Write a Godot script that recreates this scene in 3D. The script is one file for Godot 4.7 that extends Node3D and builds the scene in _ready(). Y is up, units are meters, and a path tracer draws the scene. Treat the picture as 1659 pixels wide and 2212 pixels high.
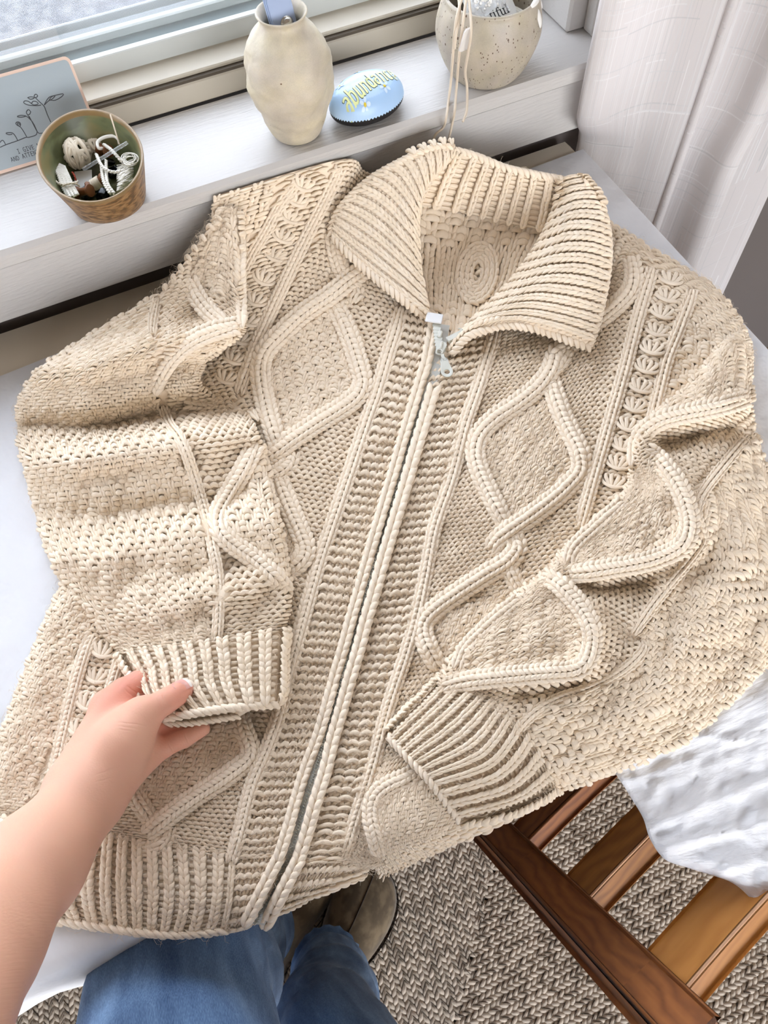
extends Node3D
# A hand-knitted cardigan laid out on a desk below a window. World: y up, x along the window wall, z towards the person; metres.

const F := 1700.0
const CAMH := 1.36
const RX := Vector3(0.90650, -0.02599, 0.42140)
const RD := Vector3(-0.38040, -0.48334, 0.78847)
const RF := Vector3(0.18318, -0.87505, -0.44803)
const T := 0.74          # desk top
const SY := 0.86         # window sill top
const SZ := -0.6485      # front face of the sill
const APZ := -0.657      # apron under the sill
const WALLZ := -0.705    # wall below the window
var rng := RandomNumberGenerator.new()
var M := {}
var used := {}

# ---------- where things are: a point of the survey photograph at a known height ----------
func P(px: float, py: float, y: float) -> Vector3:
	var r := RX * ((px - 829.5) / F) + RD * ((py - 1106.0) / F) + RF
	return Vector3(0, CAMH, 0) + r * ((y - CAMH) / r.y)
func Q(px: float, py: float, mm: float) -> Vector3:   # height above the desk top in mm
	return P(px, py, T + mm * 0.001)
func Qz(px: float, py: float, z: float) -> Vector3:   # on an upright plane
	var r := RX * ((px - 829.5) / F) + RD * ((py - 1106.0) / F) + RF
	return Vector3(0, CAMH, 0) + r * (z / r.z)
func Qs(px: float, py: float, mm: float) -> Vector3:  # as Q, but leaning up against the apron
	var a := Q(px, py, mm)
	if a.z > -0.50:
		return a
	var t := minf((-0.50 - a.z) / 0.25, 1.15)
	return Qz(px, py, -0.50 - 0.25 * (t - 0.432 * t * t))

# ---------- mesh builder ----------
class MB:
	var v := PackedVector3Array()
	var n := PackedVector3Array()
	var uv := PackedVector2Array()
	var ix := PackedInt32Array()
	var col := PackedColorArray()
	func grid(p: PackedVector3Array, w: int, h: int, wrap := false, us := 1.0, vs := 1.0, flip := false) -> void:
		# w columns, h rows of points; smooth normals
		var b := v.size()
		for j in h:
			for i in w:
				var il := i - 1 if i > 0 else (w - 2 if wrap else 0)
				var ir := i + 1 if i < w - 1 else (1 if wrap else w - 1)
				var du := p[j * w + ir] - p[j * w + il]
				var dv := p[mini(j + 1, h - 1) * w + i] - p[maxi(j - 1, 0) * w + i]
				var nn := dv.cross(du)
				if nn.length_squared() < 1e-20:
					var jj := 1 if j == 0 else (h - 2 if j == h - 1 else j)
					du = p[jj * w + ir] - p[jj * w + il]
					nn = dv.cross(du)
				nn = nn.normalized()
				v.append(p[j * w + i])
				n.append(-nn if flip else nn)
				uv.append(Vector2(us * i / (w - 1.0), vs * j / (h - 1.0)))
		for j in h - 1:
			for i in w - 1:
				var a := b + j * w + i
				if flip:
					ix.append_array([a, a + w, a + 1, a + 1, a + w, a + w + 1])
				else:
					ix.append_array([a, a + 1, a + w, a + 1, a + w + 1, a + w])
	func tri(a: Vector3, b: Vector3, c: Vector3) -> void:   # clockwise from outside
		var k := v.size()
		var nn := (c - a).cross(b - a).normalized()
		v.append_array([a, b, c])
		n.append_array([nn, nn, nn])
		uv.append_array([Vector2(a.x, a.z), Vector2(b.x, b.z), Vector2(c.x, c.z)])
		ix.append_array([k, k + 1, k + 2])
	func quad(a: Vector3, b: Vector3, c: Vector3, d: Vector3, face := Vector3.ZERO) -> void:
		var k := v.size()
		var nn := (c - a).cross(b - a).normalized()
		var turn := face != Vector3.ZERO and nn.dot(face) < 0.0
		if turn:
			nn = -nn
		v.append_array([a, b, c, d])
		n.append_array([nn, nn, nn, nn])
		uv.append_array([Vector2(0, 0), Vector2(1, 0), Vector2(1, 1), Vector2(0, 1)])
		ix.append_array([k, k + 2, k + 1, k, k + 3, k + 2] if turn else [k, k + 1, k + 2, k, k + 2, k + 3])
	func tube(pts: PackedVector3Array, rad: PackedFloat32Array, sides := 7, flat := 1.0, upv := Vector3.UP, ulen := 1.0, caps := true) -> void:
		var cnt := pts.size()
		var g := PackedVector3Array()
		var up := upv
		var rows := 0
		for k in cnt:
			var t := (pts[mini(k + 1, cnt - 1)] - pts[maxi(k - 1, 0)]).normalized()
			var sd := t.cross(up)
			if sd.length() < 0.05:
				sd = t.cross(Vector3(0.3, 0.2, 0.9))
			sd = sd.normalized()
			up = sd.cross(t).normalized()
			var rr := rad[k] if k < rad.size() else rad[rad.size() - 1]
			if k == 0 and caps:
				for s in sides + 1:
					g.append(pts[0] - t * rr * 0.35)
				rows += 1
			for s in sides + 1:
				var a := TAU * s / sides
				g.append(pts[k] + sd * cos(a) * rr + up * sin(a) * rr * flat)
			rows += 1
			if k == cnt - 1 and caps:
				for s in sides + 1:
					g.append(pts[k] + t * rr * 0.35)
				rows += 1
		grid(g, sides + 1, rows, true, 1.0, ulen)
	func box(c: Vector3, s: Vector3, bv := 0.0, bs := Basis.IDENTITY) -> void:   # chamfered box
		var h := s * 0.5
		bv = minf(bv, minf(h.x, minf(h.y, h.z)) * 0.9)
		var ax := [Vector3.RIGHT, Vector3.UP, Vector3.BACK]
		for a in 3:
			var b := (a + 1) % 3
			var d := (a + 2) % 3
			for sg in [-1.0, 1.0]:
				var o: Vector3 = ax[a] * h[a] * sg
				var eb: Vector3 = ax[b] * (h[b] - bv)
				var ed: Vector3 = ax[d] * (h[d] - bv)
				quad(c + bs * (o - eb - ed), c + bs * (o + eb - ed), c + bs * (o + eb + ed), c + bs * (o - eb + ed), bs * (ax[a] * sg))
				if bv > 0.0:
					for sb in [-1.0, 1.0]:
						var p1: Vector3 = ax[a] * h[a] * sg + ax[b] * (h[b] - bv) * sb
						var p2: Vector3 = ax[a] * (h[a] - bv) * sg + ax[b] * h[b] * sb
						quad(c + bs * (p1 - ed), c + bs * (p1 + ed), c + bs * (p2 + ed), c + bs * (p2 - ed), bs * (ax[a] * sg + ax[b] * sb))
		if bv > 0.0:
			for x in [-1.0, 1.0]:
				for y in [-1.0, 1.0]:
					for z in [-1.0, 1.0]:
						var k := Vector3(x, y, z)
						var p1 := Vector3(h.x, h.y - bv, h.z - bv) * k
						var p2 := Vector3(h.x - bv, h.y, h.z - bv) * k
						var p3 := Vector3(h.x - bv, h.y - bv, h.z) * k
						if (p3 - p1).cross(p2 - p1).dot(k) > 0:
							tri(c + bs * p1, c + bs * p2, c + bs * p3)
						else:
							tri(c + bs * p1, c + bs * p3, c + bs * p2)
	func lathe(prof: PackedVector2Array, seg := 48, at := Vector3.ZERO, wob := 0.0) -> void:   # (radius, y) from the top outside down
		var g := PackedVector3Array()
		for q in prof:
			for s in seg + 1:
				var a := TAU * s / seg
				var r := q.x * (1.0 + wob * (sin(a * 2.0 + q.y * 40.0) + 0.6 * sin(a * 3.0 + 1.3 + q.y * 70.0)))
				g.append(at + Vector3(cos(a) * r, q.y, sin(a) * r))
		grid(g, seg + 1, prof.size(), true)
	func plate(poly: PackedVector2Array, th: float, fr: Transform3D, holes: Array = []) -> void:   # polygon in x,y of fr, thickness along z
		var tr := Geometry2D.triangulate_polygon(poly)
		for k in range(0, tr.size(), 3):
			for s in [1.0, -1.0]:
				var a := fr * Vector3(poly[tr[k]].x, poly[tr[k]].y, th * 0.5 * s)
				var b := fr * Vector3(poly[tr[k + 1]].x, poly[tr[k + 1]].y, th * 0.5 * s)
				var c := fr * Vector3(poly[tr[k + 2]].x, poly[tr[k + 2]].y, th * 0.5 * s)
				if (c - a).cross(b - a).dot(fr.basis.z * s) > 0:
					tri(a, b, c)
				else:
					tri(a, c, b)
		for k in poly.size():
			var p := poly[k]
			var q := poly[(k + 1) % poly.size()]
			quad(fr * Vector3(p.x, p.y, th * 0.5), fr * Vector3(q.x, q.y, th * 0.5), fr * Vector3(q.x, q.y, -th * 0.5), fr * Vector3(p.x, p.y, -th * 0.5), fr.basis * Vector3((q - p).y, -(q - p).x, 0) * (1.0 if Geometry2D.is_polygon_clockwise(poly) == false else -1.0))
	func mesh() -> ArrayMesh:
		var a := []
		a.resize(Mesh.ARRAY_MAX)
		a[Mesh.ARRAY_VERTEX] = v
		a[Mesh.ARRAY_NORMAL] = n
		a[Mesh.ARRAY_TEX_UV] = uv
		if col.size() == v.size():
			a[Mesh.ARRAY_COLOR] = col
		a[Mesh.ARRAY_INDEX] = ix
		var m := ArrayMesh.new()
		m.add_surface_from_arrays(Mesh.PRIMITIVE_TRIANGLES, a)
		return m

# ---------- nodes ----------
func numbered(called: String) -> String:
	used[called] = used.get(called, -1) + 1
	return called if used[called] == 0 else "%s_%03d" % [called, used[called]]
func obj(called: String, mesh: Mesh, mat: Material, parent: Node = null) -> MeshInstance3D:
	var o := MeshInstance3D.new()
	o.mesh = mesh
	o.material_override = mat
	o.name = numbered(called) if parent == null else called
	(self if parent == null else parent).add_child(o, true)
	return o
func thing(called: String, label: String, category: String, group := "") -> Node3D:
	var o := Node3D.new()
	o.name = numbered(called)
	add_child(o)
	return tag(o, label, category, group)
func tag(o: Node3D, label: String, category: String, group := "") -> Node3D:
	o.set_meta("label", label)
	o.set_meta("category", category)
	if group:
		o.set_meta("group", group)
	return o
func struct(called: String, mesh: Mesh, mat: Material, parent: Node = null, label := "", category := "") -> MeshInstance3D:
	var o := obj(called, mesh, mat, parent)
	if parent == null:
		o.set_meta("kind", "structure")
		o.set_meta("label", label)
		o.set_meta("category", category)
	return o
func multi(called: String, mesh: Mesh, mat: Material, xf: Array, parent: Node, cols: Array = []) -> MultiMeshInstance3D:
	if xf.is_empty():
		return null
	var mm := MultiMesh.new()
	mm.transform_format = MultiMesh.TRANSFORM_3D
	mm.use_colors = not cols.is_empty()
	mm.mesh = mesh
	mm.instance_count = xf.size()
	for i in xf.size():
		mm.set_instance_transform(i, xf[i])
		if not cols.is_empty():
			mm.set_instance_color(i, cols[i])
	var o := MultiMeshInstance3D.new()
	o.multimesh = mm
	o.material_override = mat
	o.name = called
	parent.add_child(o, true)
	o.set_meta("kind", "stuff")
	return o

# ---------- small maths ----------
func cr(a: Vector3, b: Vector3, c: Vector3, d: Vector3, t: float) -> Vector3:
	return 0.5 * ((2.0 * b) + (c - a) * t + (2.0 * a - 5.0 * b + 4.0 * c - d) * t * t + (3.0 * b - a - 3.0 * c + d) * t * t * t)
func crv(k: Array, x: float) -> Vector3:   # x in 0..k.size()-1
	var i := clampi(int(floor(x)), 0, k.size() - 2)
	return cr(k[maxi(i - 1, 0)], k[i], k[i + 1], k[mini(i + 2, k.size() - 1)], x - i)
func smooth(pts: Array, step: float) -> Array:   # Catmull-Rom through pts, resampled at even steps
	var fine := []
	for i in pts.size() - 1:
		for s in 8:
			fine.append(crv(pts, i + s / 8.0))
	fine.append(pts[-1])
	var length := 0.0
	for i in fine.size() - 1:
		length += (fine[i + 1] - fine[i]).length()
	var n := maxi(2, int(round(length / step)))
	var out := [fine[0]]
	var gone := 0.0
	var next := length / n
	for i in fine.size() - 1:
		var d: float = (fine[i + 1] - fine[i]).length()
		while gone + d >= next - 1e-6 and out.size() < n:
			out.append(fine[i].lerp(fine[i + 1], (next - gone) / maxf(d, 1e-9)))
			next += length / n
		gone += d
	out.append(fine[-1])
	return out
func v3(a: Array, w := 3) -> Array:   # flat numbers to Vector3
	var o := []
	for i in range(0, a.size(), w):
		o.append(Vector3(a[i], a[i + 1], a[i + 2] if w > 2 else 0.0))
	return o
func seg_d(x: float, y: float, pl: PackedVector2Array) -> float:
	var best := 1e9
	var p := Vector2(x, y)
	for i in pl.size() - 1:
		var a := pl[i]
		var ab := pl[i + 1] - a
		var t := clampf((p - a).dot(ab) / maxf(ab.length_squared(), 1e-6), 0.0, 1.0)
		best = minf(best, (a + ab * t - p).length_squared())
	return sqrt(best)
func x_at(y: float, pl: PackedVector2Array) -> float:
	if y <= pl[0].y:
		return pl[0].x
	for i in pl.size() - 1:
		if y <= pl[i + 1].y:
			return lerpf(pl[i].x, pl[i + 1].x, (y - pl[i].y) / maxf(pl[i + 1].y - pl[i].y, 1e-3))
	return pl[-1].x
func p2(a: Array) -> PackedVector2Array:
	var o := PackedVector2Array()
	for i in range(0, a.size(), 2):
		o.append(Vector2(a[i], a[i + 1]))
	return o

# ---------- materials ----------
func mat(color: Color, rough := 0.6, o := {}) -> StandardMaterial3D:
	var m := StandardMaterial3D.new()
	m.albedo_color = color
	m.roughness = rough
	for k in o:
		m.set(k, o[k])
	return m
func noise_tex(freq: float, ramp: Array, size := 512, oct := 4, seed := 1, normal := 0.0, kind := FastNoiseLite.TYPE_SIMPLEX_SMOOTH) -> NoiseTexture2D:
	var n := FastNoiseLite.new()
	n.noise_type = kind
	n.frequency = freq
	n.fractal_octaves = oct
	n.seed = seed
	var t := NoiseTexture2D.new()
	t.width = size
	t.height = size
	t.seamless = true
	t.noise = n
	if normal > 0.0:
		t.as_normal_map = true
		t.bump_strength = normal
	elif not ramp.is_empty():
		var g := Gradient.new()
		var cs := PackedColorArray()
		var os := PackedFloat32Array()
		for i in ramp.size():
			cs.append(ramp[i][1])
			os.append(ramp[i][0])
		g.colors = cs
		g.offsets = os
		t.color_ramp = g
	return t
func img_tex(w: int, h: int, f: Callable) -> ImageTexture:
	var im := Image.create(w, h, false, Image.FORMAT_RGBA8)
	for y in h:
		for x in w:
			im.set_pixel(x, y, f.call(x, y))
	return ImageTexture.create_from_image(im)

func _ready() -> void:
	# camera
	var cam := Camera3D.new()
	cam.name = "camera"
	cam.transform = Transform3D(Basis(RX, -RD, -RF), Vector3(0, CAMH, 0)).orthonormalized()
	cam.fov = rad_to_deg(2.0 * atan(1106.0 / F))
	cam.near = 0.02
	add_child(cam)
	cam.current = true
	# sky and exposure
	var we := WorldEnvironment.new()
	we.name = "environment"
	var env := Environment.new()
	var sky := Sky.new()
	var sm := ProceduralSkyMaterial.new()
	sm.sky_top_color = Color(0.90, 0.94, 1.0)
	sm.sky_horizon_color = Color(1.0, 0.99, 0.97)
	sm.ground_bottom_color = Color(0.5, 0.5, 0.5)
	sm.ground_horizon_color = Color(0.7, 0.7, 0.7)
	sm.sky_energy_multiplier = 2.85
	sm.ground_energy_multiplier = 1.3
	sky.sky_material = sm
	env.background_mode = Environment.BG_SKY
	env.sky = sky
	env.ambient_light_source = Environment.AMBIENT_SOURCE_DISABLED
	env.tonemap_mode = Environment.TONE_MAPPER_LINEAR
	env.tonemap_exposure = 1.0
	env.sdfgi_enabled = true
	env.ssao_enabled = true
	env.ssil_enabled = true
	we.environment = env
	add_child(we)
	rng.seed = 7
	make_materials()
	room()
	cardigan()
	sill_things()
	person()

func make_materials() -> void:
	var fn := FastNoiseLite.new()
	fn.frequency = 0.09
	fn.fractal_octaves = 3
	var twist := img_tex(128, 128, func(x, y):   # plied, fibrous yarn
		var d: float = (x * 2.0 + y * 3.0) / 128.0
		var s: float = 0.30 * sin(TAU * d) + 0.16 * sin(TAU * (x * 9.0 + y * 13.0) / 128.0) + 0.12 * sin(TAU * (x * 17.0 + y * 21.0) / 128.0 + 1.0) + 0.35 * fn.get_noise_2d(x * 2.4, (y - x * 0.6) * 0.7)
		var b := clampf(0.5 + 0.5 * s, 0, 1)
		return Color(b, b, b))
	M.yarn = mat(Color(0.97, 0.906, 0.82), 0.95, {heightmap_enabled = true, heightmap_texture = twist, heightmap_scale = 0.032, rim_enabled = true, rim = 0.5, rim_tint = 0.5, vertex_color_use_as_albedo = true, metallic_specular = 0.2})
	M.wool = mat(Color(0.96, 0.89, 0.80), 1.0, {metallic_specular = 0.1})
	M.tape = mat(Color(0.80, 0.80, 0.78), 0.9)
	M.tapewhite = mat(Color(0.93, 0.93, 0.93), 0.9)
	M.coil = mat(Color(0.74, 0.75, 0.72), 0.5)
	M.zip = mat(Color(0.84, 0.84, 0.80), 0.35)
	M.zipink = mat(Color(0.62, 0.62, 0.60), 0.4)
	var brush := noise_tex(0.02, [], 512, 4, 11)
	M.white_paint = mat(Color(0.76, 0.745, 0.73), 0.42, {heightmap_enabled = true, heightmap_texture = brush, heightmap_scale = 0.03, uv1_triplanar = true, uv1_world_triplanar = true, uv1_scale = Vector3(3, 24, 24)})
	M.taupe = mat(Color(0.40, 0.37, 0.355), 0.9)
	M.cream = mat(Color(0.90, 0.855, 0.78), 0.5)
	M.wall = mat(Color(0.92, 0.90, 0.87), 0.95)
	M.floor = mat(Color(0.55, 0.45, 0.36), 0.6)
	var weave := img_tex(128, 128, func(x, y):
		var b := 0.5 + 0.25 * sin(TAU * x / 4.0) * (1.0 if int(y / 2.0) % 2 == 0 else -1.0) + 0.15 * sin(x * 12.9 + y * 78.2)
		return Color(b, b, b))
	var crumple := noise_tex(0.012, [], 512, 5, 3)
	M.cloth = mat(Color(0.89, 0.89, 0.90), 0.95, {heightmap_enabled = true, heightmap_texture = crumple, heightmap_scale = 0.22, uv1_triplanar = true, uv1_world_triplanar = true, uv1_scale = Vector3(2.5, 2.5, 2.5)})
	M.gauze = mat(Color(0.93, 0.93, 0.94), 0.95, {heightmap_enabled = true, heightmap_texture = crumple, heightmap_scale = 0.05, uv1_scale = Vector3(0.6, 2, 1)})
	M.vinyl = mat(Color(0.70, 0.665, 0.60), 0.4)
	M.sash = mat(Color(0.74, 0.75, 0.735), 0.4)
	M.track = mat(Color(0.24, 0.275, 0.28), 0.45)
	M.groove = mat(Color(0.30, 0.26, 0.21), 0.8)
	M.glass = mat(Color(0.9, 0.95, 0.95, 0.06), 0.02, {transparency = BaseMaterial3D.TRANSPARENCY_ALPHA})
	var grid := img_tex(64, 64, func(x, y):
		var on: bool = (x % 8 < 2) or (y % 8 < 2)
		return Color(0.55, 0.55, 0.58, 1.0 if on else 0.0))
	M.screen = mat(Color(1, 1, 1), 0.7, {albedo_texture = grid, transparency = BaseMaterial3D.TRANSPARENCY_ALPHA_SCISSOR, alpha_scissor_threshold = 0.5, uv1_scale = Vector3(150, 75, 1)})
	M.ground = mat(Color(1, 1, 1), 0.95, {albedo_texture = noise_tex(0.03, [[0.2, Color(0.27, 0.27, 0.285)], [0.5, Color(0.32, 0.32, 0.335)], [0.8, Color(0.38, 0.38, 0.395)]], 512, 5, 9), uv1_triplanar = true, uv1_scale = Vector3(0.7, 0.7, 0.7)})
	# sheer linen: threads with slubs
	var linen := Image.create(512, 512, false, Image.FORMAT_RGBA8)
	var r := RandomNumberGenerator.new()
	r.seed = 4
	linen.fill(Color(0.93, 0.92, 0.915))
	for k in 260:
		var g := r.randf_range(0.86, 1.0)
		var a := r.randi_range(0, 511)
		var b := r.randi_range(0, 500)
		var l := r.randi_range(60, 500)
		if k % 3 > 0:
			linen.fill_rect(Rect2i(a, b, r.randi_range(1, 2), l), Color(g, g, g))
		else:
			linen.fill_rect(Rect2i(b, a, l, 1), Color(g, g, g))
	M.linen = mat(Color(0.97, 0.96, 0.96), 0.9, {albedo_texture = ImageTexture.create_from_image(linen), uv1_scale = Vector3(2.2, 4, 1), backlight_enabled = true, backlight = Color(0.75, 0.74, 0.74), heightmap_enabled = true, heightmap_texture = weave, heightmap_scale = 0.02})
	# wood grain along the second texture axis
	var wood := func(seed: int, dark: Color, light: Color) -> ImageTexture:
		var n := FastNoiseLite.new()
		n.seed = seed
		n.frequency = 0.012
		var n2 := FastNoiseLite.new()
		n2.seed = seed + 1
		n2.frequency = 0.25
		return img_tex(256, 512, func(x, y):
			var w: float = n.get_noise_2d(x * 0.9, y * 0.16) * 3.2 + x * 0.20
			var ring: float = 0.5 + 0.5 * sin(w * 4.2)
			var f: float = n2.get_noise_2d(x * 2.2, y * 0.05) * 0.5 + 0.5
			return dark.lerp(light, clampf(0.15 + 0.5 * pow(ring, 0.7) + 0.4 * (f - 0.35), 0, 1)))
	M.wood_dark = mat(Color(1, 1, 1), 0.52, {albedo_texture = wood.call(3, Color(0.42, 0.23, 0.10), Color(0.66, 0.41, 0.20))})
	M.wood_mid = mat(Color(1, 1, 1), 0.52, {albedo_texture = wood.call(8, Color(0.47, 0.29, 0.12), Color(0.68, 0.45, 0.21))})
	M.wood_light = mat(Color(1, 1, 1), 0.50, {albedo_texture = wood.call(13, Color(0.67, 0.43, 0.18), Color(0.77, 0.53, 0.26))})
	M.wear = mat(Color(0.80, 0.62, 0.48), 0.6)
	M.braid = mat(Color(0.80, 0.745, 0.68), 0.95, {vertex_color_use_as_albedo = true, heightmap_enabled = true, heightmap_texture = twist, heightmap_scale = 0.06})
	M.rug = mat(Color(0.30, 0.27, 0.24), 1.0)

func room() -> void:
	var b := MB.new()
	b.box(Vector3(0, -0.06, 1.2), Vector3(5.0, 0.1, 4.6), 0)
	struct("floor", b.mesh(), M.floor, null, "floor under the braided rug", "floor")
	b = MB.new()
	b.box(Vector3(0, 2.55, 1.2), Vector3(5.0, 0.1, 4.6), 0)
	struct("ceiling", b.mesh(), M.wall, null, "white ceiling", "ceiling")
	b = MB.new()   # window wall, opening x -1.3..0.535, y 0.84..2.15
	b.box(Vector3(0, 0.42, WALLZ - 0.1), Vector3(5.0, 0.84, 0.2), 0)
	b.box(Vector3(-1.9, 1.67, WALLZ - 0.1), Vector3(1.2, 1.66, 0.2), 0)
	b.box(Vector3(1.5275, 1.67, WALLZ - 0.1), Vector3(1.945, 1.66, 0.2), 0)
	b.box(Vector3(-0.38, 2.325, WALLZ - 0.1), Vector3(1.86, 0.35, 0.2), 0)
	struct("wall_back", b.mesh(), M.taupe, null, "dark taupe wall below and beside the window", "wall")
	b = MB.new()
	b.box(Vector3(2.55, 1.25, 1.2), Vector3(0.1, 2.5, 4.6), 0)
	struct("wall_right", b.mesh(), M.wall, null, "pale side wall", "wall")
	b = MB.new()
	b.box(Vector3(-2.55, 1.25, 1.2), Vector3(0.1, 2.5, 4.6), 0)
	struct("wall_left", b.mesh(), M.wall, null, "pale side wall", "wall")
	b = MB.new()   # wall behind the person with a wide window, x -2.1..2.1, y 0.6..2.3
	b.box(Vector3(0, 0.3, 3.55), Vector3(5.2, 0.6, 0.1), 0)
	b.box(Vector3(0, 2.4, 3.55), Vector3(5.2, 0.2, 0.1), 0)
	b.box(Vector3(-2.35, 1.45, 3.55), Vector3(0.5, 1.7, 0.1), 0)
	b.box(Vector3(2.35, 1.45, 3.55), Vector3(0.5, 1.7, 0.1), 0)
	struct("wall_front", b.mesh(), M.wall, null, "pale wall behind the person with a wide window", "wall")
	b = MB.new()
	b.box(Vector3(-0.36, SY - 0.0098, -0.711), Vector3(2.4, 0.0196, 0.125), 0.004)
	struct("trim_1", b.mesh(), M.white_paint, null, "white painted window sill with worn brush marks", "window sill")
	b = MB.new()
	b.box(Vector3(-0.36, 0.8085, -0.68), Vector3(2.4, 0.0635, 0.046), 0.002)
	struct("trim_2", b.mesh(), M.white_paint, null, "white apron board under the sill", "trim")
	b = MB.new()   # right jamb of the window reveal
	b.box(Vector3(0.553, 1.5, -0.80), Vector3(0.045, 1.28, 0.19), 0.003)
	b.box(Vector3(0.60, 1.5, -0.695), Vector3(0.10, 1.28, 0.02), 0.003)
	struct("trim_3", b.mesh(), M.white_paint, null, "white jamb at the right end of the sill", "trim")
	# window: frame steps rising from the sill, sash, glass, screen
	var w := thing("window", "white vinyl window above the sill, with an insect screen outside", "window")
	w.name = "window_1"
	w.set_meta("kind", "structure")
	b = MB.new()
	b.box(Vector3(-0.39, 0.8716, -0.793), Vector3(1.86, 0.0231, 0.0393), 0.0015)
	b.box(Vector3(-0.39, 0.888, -0.800), Vector3(1.86, 0.0044, 0.0412), 0.0012)
	obj("frame", b.mesh(), M.vinyl, w)
	b = MB.new()
	b.box(Vector3(-0.39, 0.8844, -0.7785), Vector3(1.86, 0.0030, 0.0075), 0)
	obj("weatherstrip", b.mesh(), M.groove, w)
	b = MB.new()
	b.box(Vector3(-0.39, 0.8890, -0.8166), Vector3(1.86, 0.0398, 0.0088), 0.001)
	obj("sash", b.mesh(), M.sash, w)
	b = MB.new()
	for x in [-1.32, 0.525]:
		b.box(Vector3(x, 1.5, -0.85), Vector3(0.03, 1.3, 0.06), 0.002)
	b.box(Vector3(-0.39, 2.13, -0.85), Vector3(1.86, 0.05, 0.06), 0.002)
	b.box(Vector3(-0.39, 1.52, -0.835), Vector3(1.86, 0.035, 0.03), 0.002)
	obj("frame", b.mesh(), M.sash, w)
	b = MB.new()
	b.box(Vector3(-0.39, 0.868, -0.875), Vector3(1.86, 0.020, 0.107), 0.002)
	b.box(Vector3(-0.39, 0.880, -0.8285), Vector3(1.86, 0.012, 0.010), 0.001)
	obj("track", b.mesh(), M.track, w)
	b = MB.new()
	b.box(Vector3(-0.39, 0.884, -0.8945), Vector3(1.86, 0.010, 0.010), 0.0015)
	b.box(Vector3(-0.39, 0.897, -0.9005), Vector3(1.86, 0.009, 0.004), 0.001)
	obj("screen_rail", b.mesh(), M.sash, w)
	b = MB.new()
	b.box(Vector3(-0.39, 1.51, -0.8235), Vector3(1.84, 1.24, 0.003), 0)
	obj("pane", b.mesh(), M.glass, w)
	b = MB.new()
	var g := PackedVector3Array([Vector3(-1.3, 2.1, -0.896), Vector3(0.51, 2.1, -0.896), Vector3(-1.3, 0.886, -0.896), Vector3(0.51, 0.886, -0.896)])
	b.grid(g, 2, 2, false, 1.5, 2.0)
	obj("screen", b.mesh(), M.screen, w)
	b = MB.new()   # roller blind let down over the upper part of the window
	b.box(Vector3(-0.38, 1.93, -0.775), Vector3(1.80, 0.42, 0.003), 0)
	b.box(Vector3(-0.38, 1.715, -0.775), Vector3(1.80, 0.022, 0.012), 0.003)
	tag(obj("roller_blind", b.mesh(), M.linen), "white roller blind let down over the top of the window", "blind")
	b = MB.new()
	b.box(Vector3(0, -0.6, -8.0), Vector3(30, 0.1, 14), 0)
	struct("ground", b.mesh(), M.ground, null, "grey gravelly ground outside the window", "ground")
	# desk
	var d := thing("desk", "cream desk mostly hidden by a white cloth", "desk")
	b = MB.new()
	b.box(Vector3(-0.25, T - 0.0175, -0.392), Vector3(1.6, 0.033, 0.604), 0.008)
	obj("tabletop", b.mesh(), M.cream, d)
	for x in [-1.0, 0.5]:
		for z in [-0.64, -0.14]:
			b = MB.new()
			b.box(Vector3(x, 0.352, z), Vector3(0.05, 0.705, 0.05), 0.004)
			obj("leg", b.mesh(), M.cream, d)
	# cloth on the desk: lies slightly back-slanted, hangs over the front edge
	var path := [[-0.652, 0.0], [-0.60, 0.0005], [-0.40, 0.0005], [-0.2, 0.0005], [-0.11, 0.0005], [-0.098, -0.001], [-0.0895, -0.006], [-0.0872, -0.02], [-0.088, -0.06], [-0.089, -0.11], [-0.088, -0.15]]
	g = PackedVector3Array()
	var W := 90
	for q in path:
		for i in W:
			var x := lerpf(-1.06, 0.553, i / (W - 1.0))
			var hang := maxf(0.0, -q[1] - 0.01)
			var z: float = q[0] + hang * 0.04 * sin(x * 23.0) + hang * 0.03 * sin(x * 51.0)
			if q[0] < -0.6:
				z += 0.028 * (x - 0.3) * (-1.0 if x > 0.3 else -2.2) - 0.004
			g.append(Vector3(x, T + 0.0006 + q[1], z))
	b = MB.new()
	b.grid(g, W, path.size())
	tag(obj("tablecloth", b.mesh(), M.cloth), "white cloth covering the desk beneath the cardigan", "tablecloth")
	curtain()
	rug()
	chair()

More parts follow.
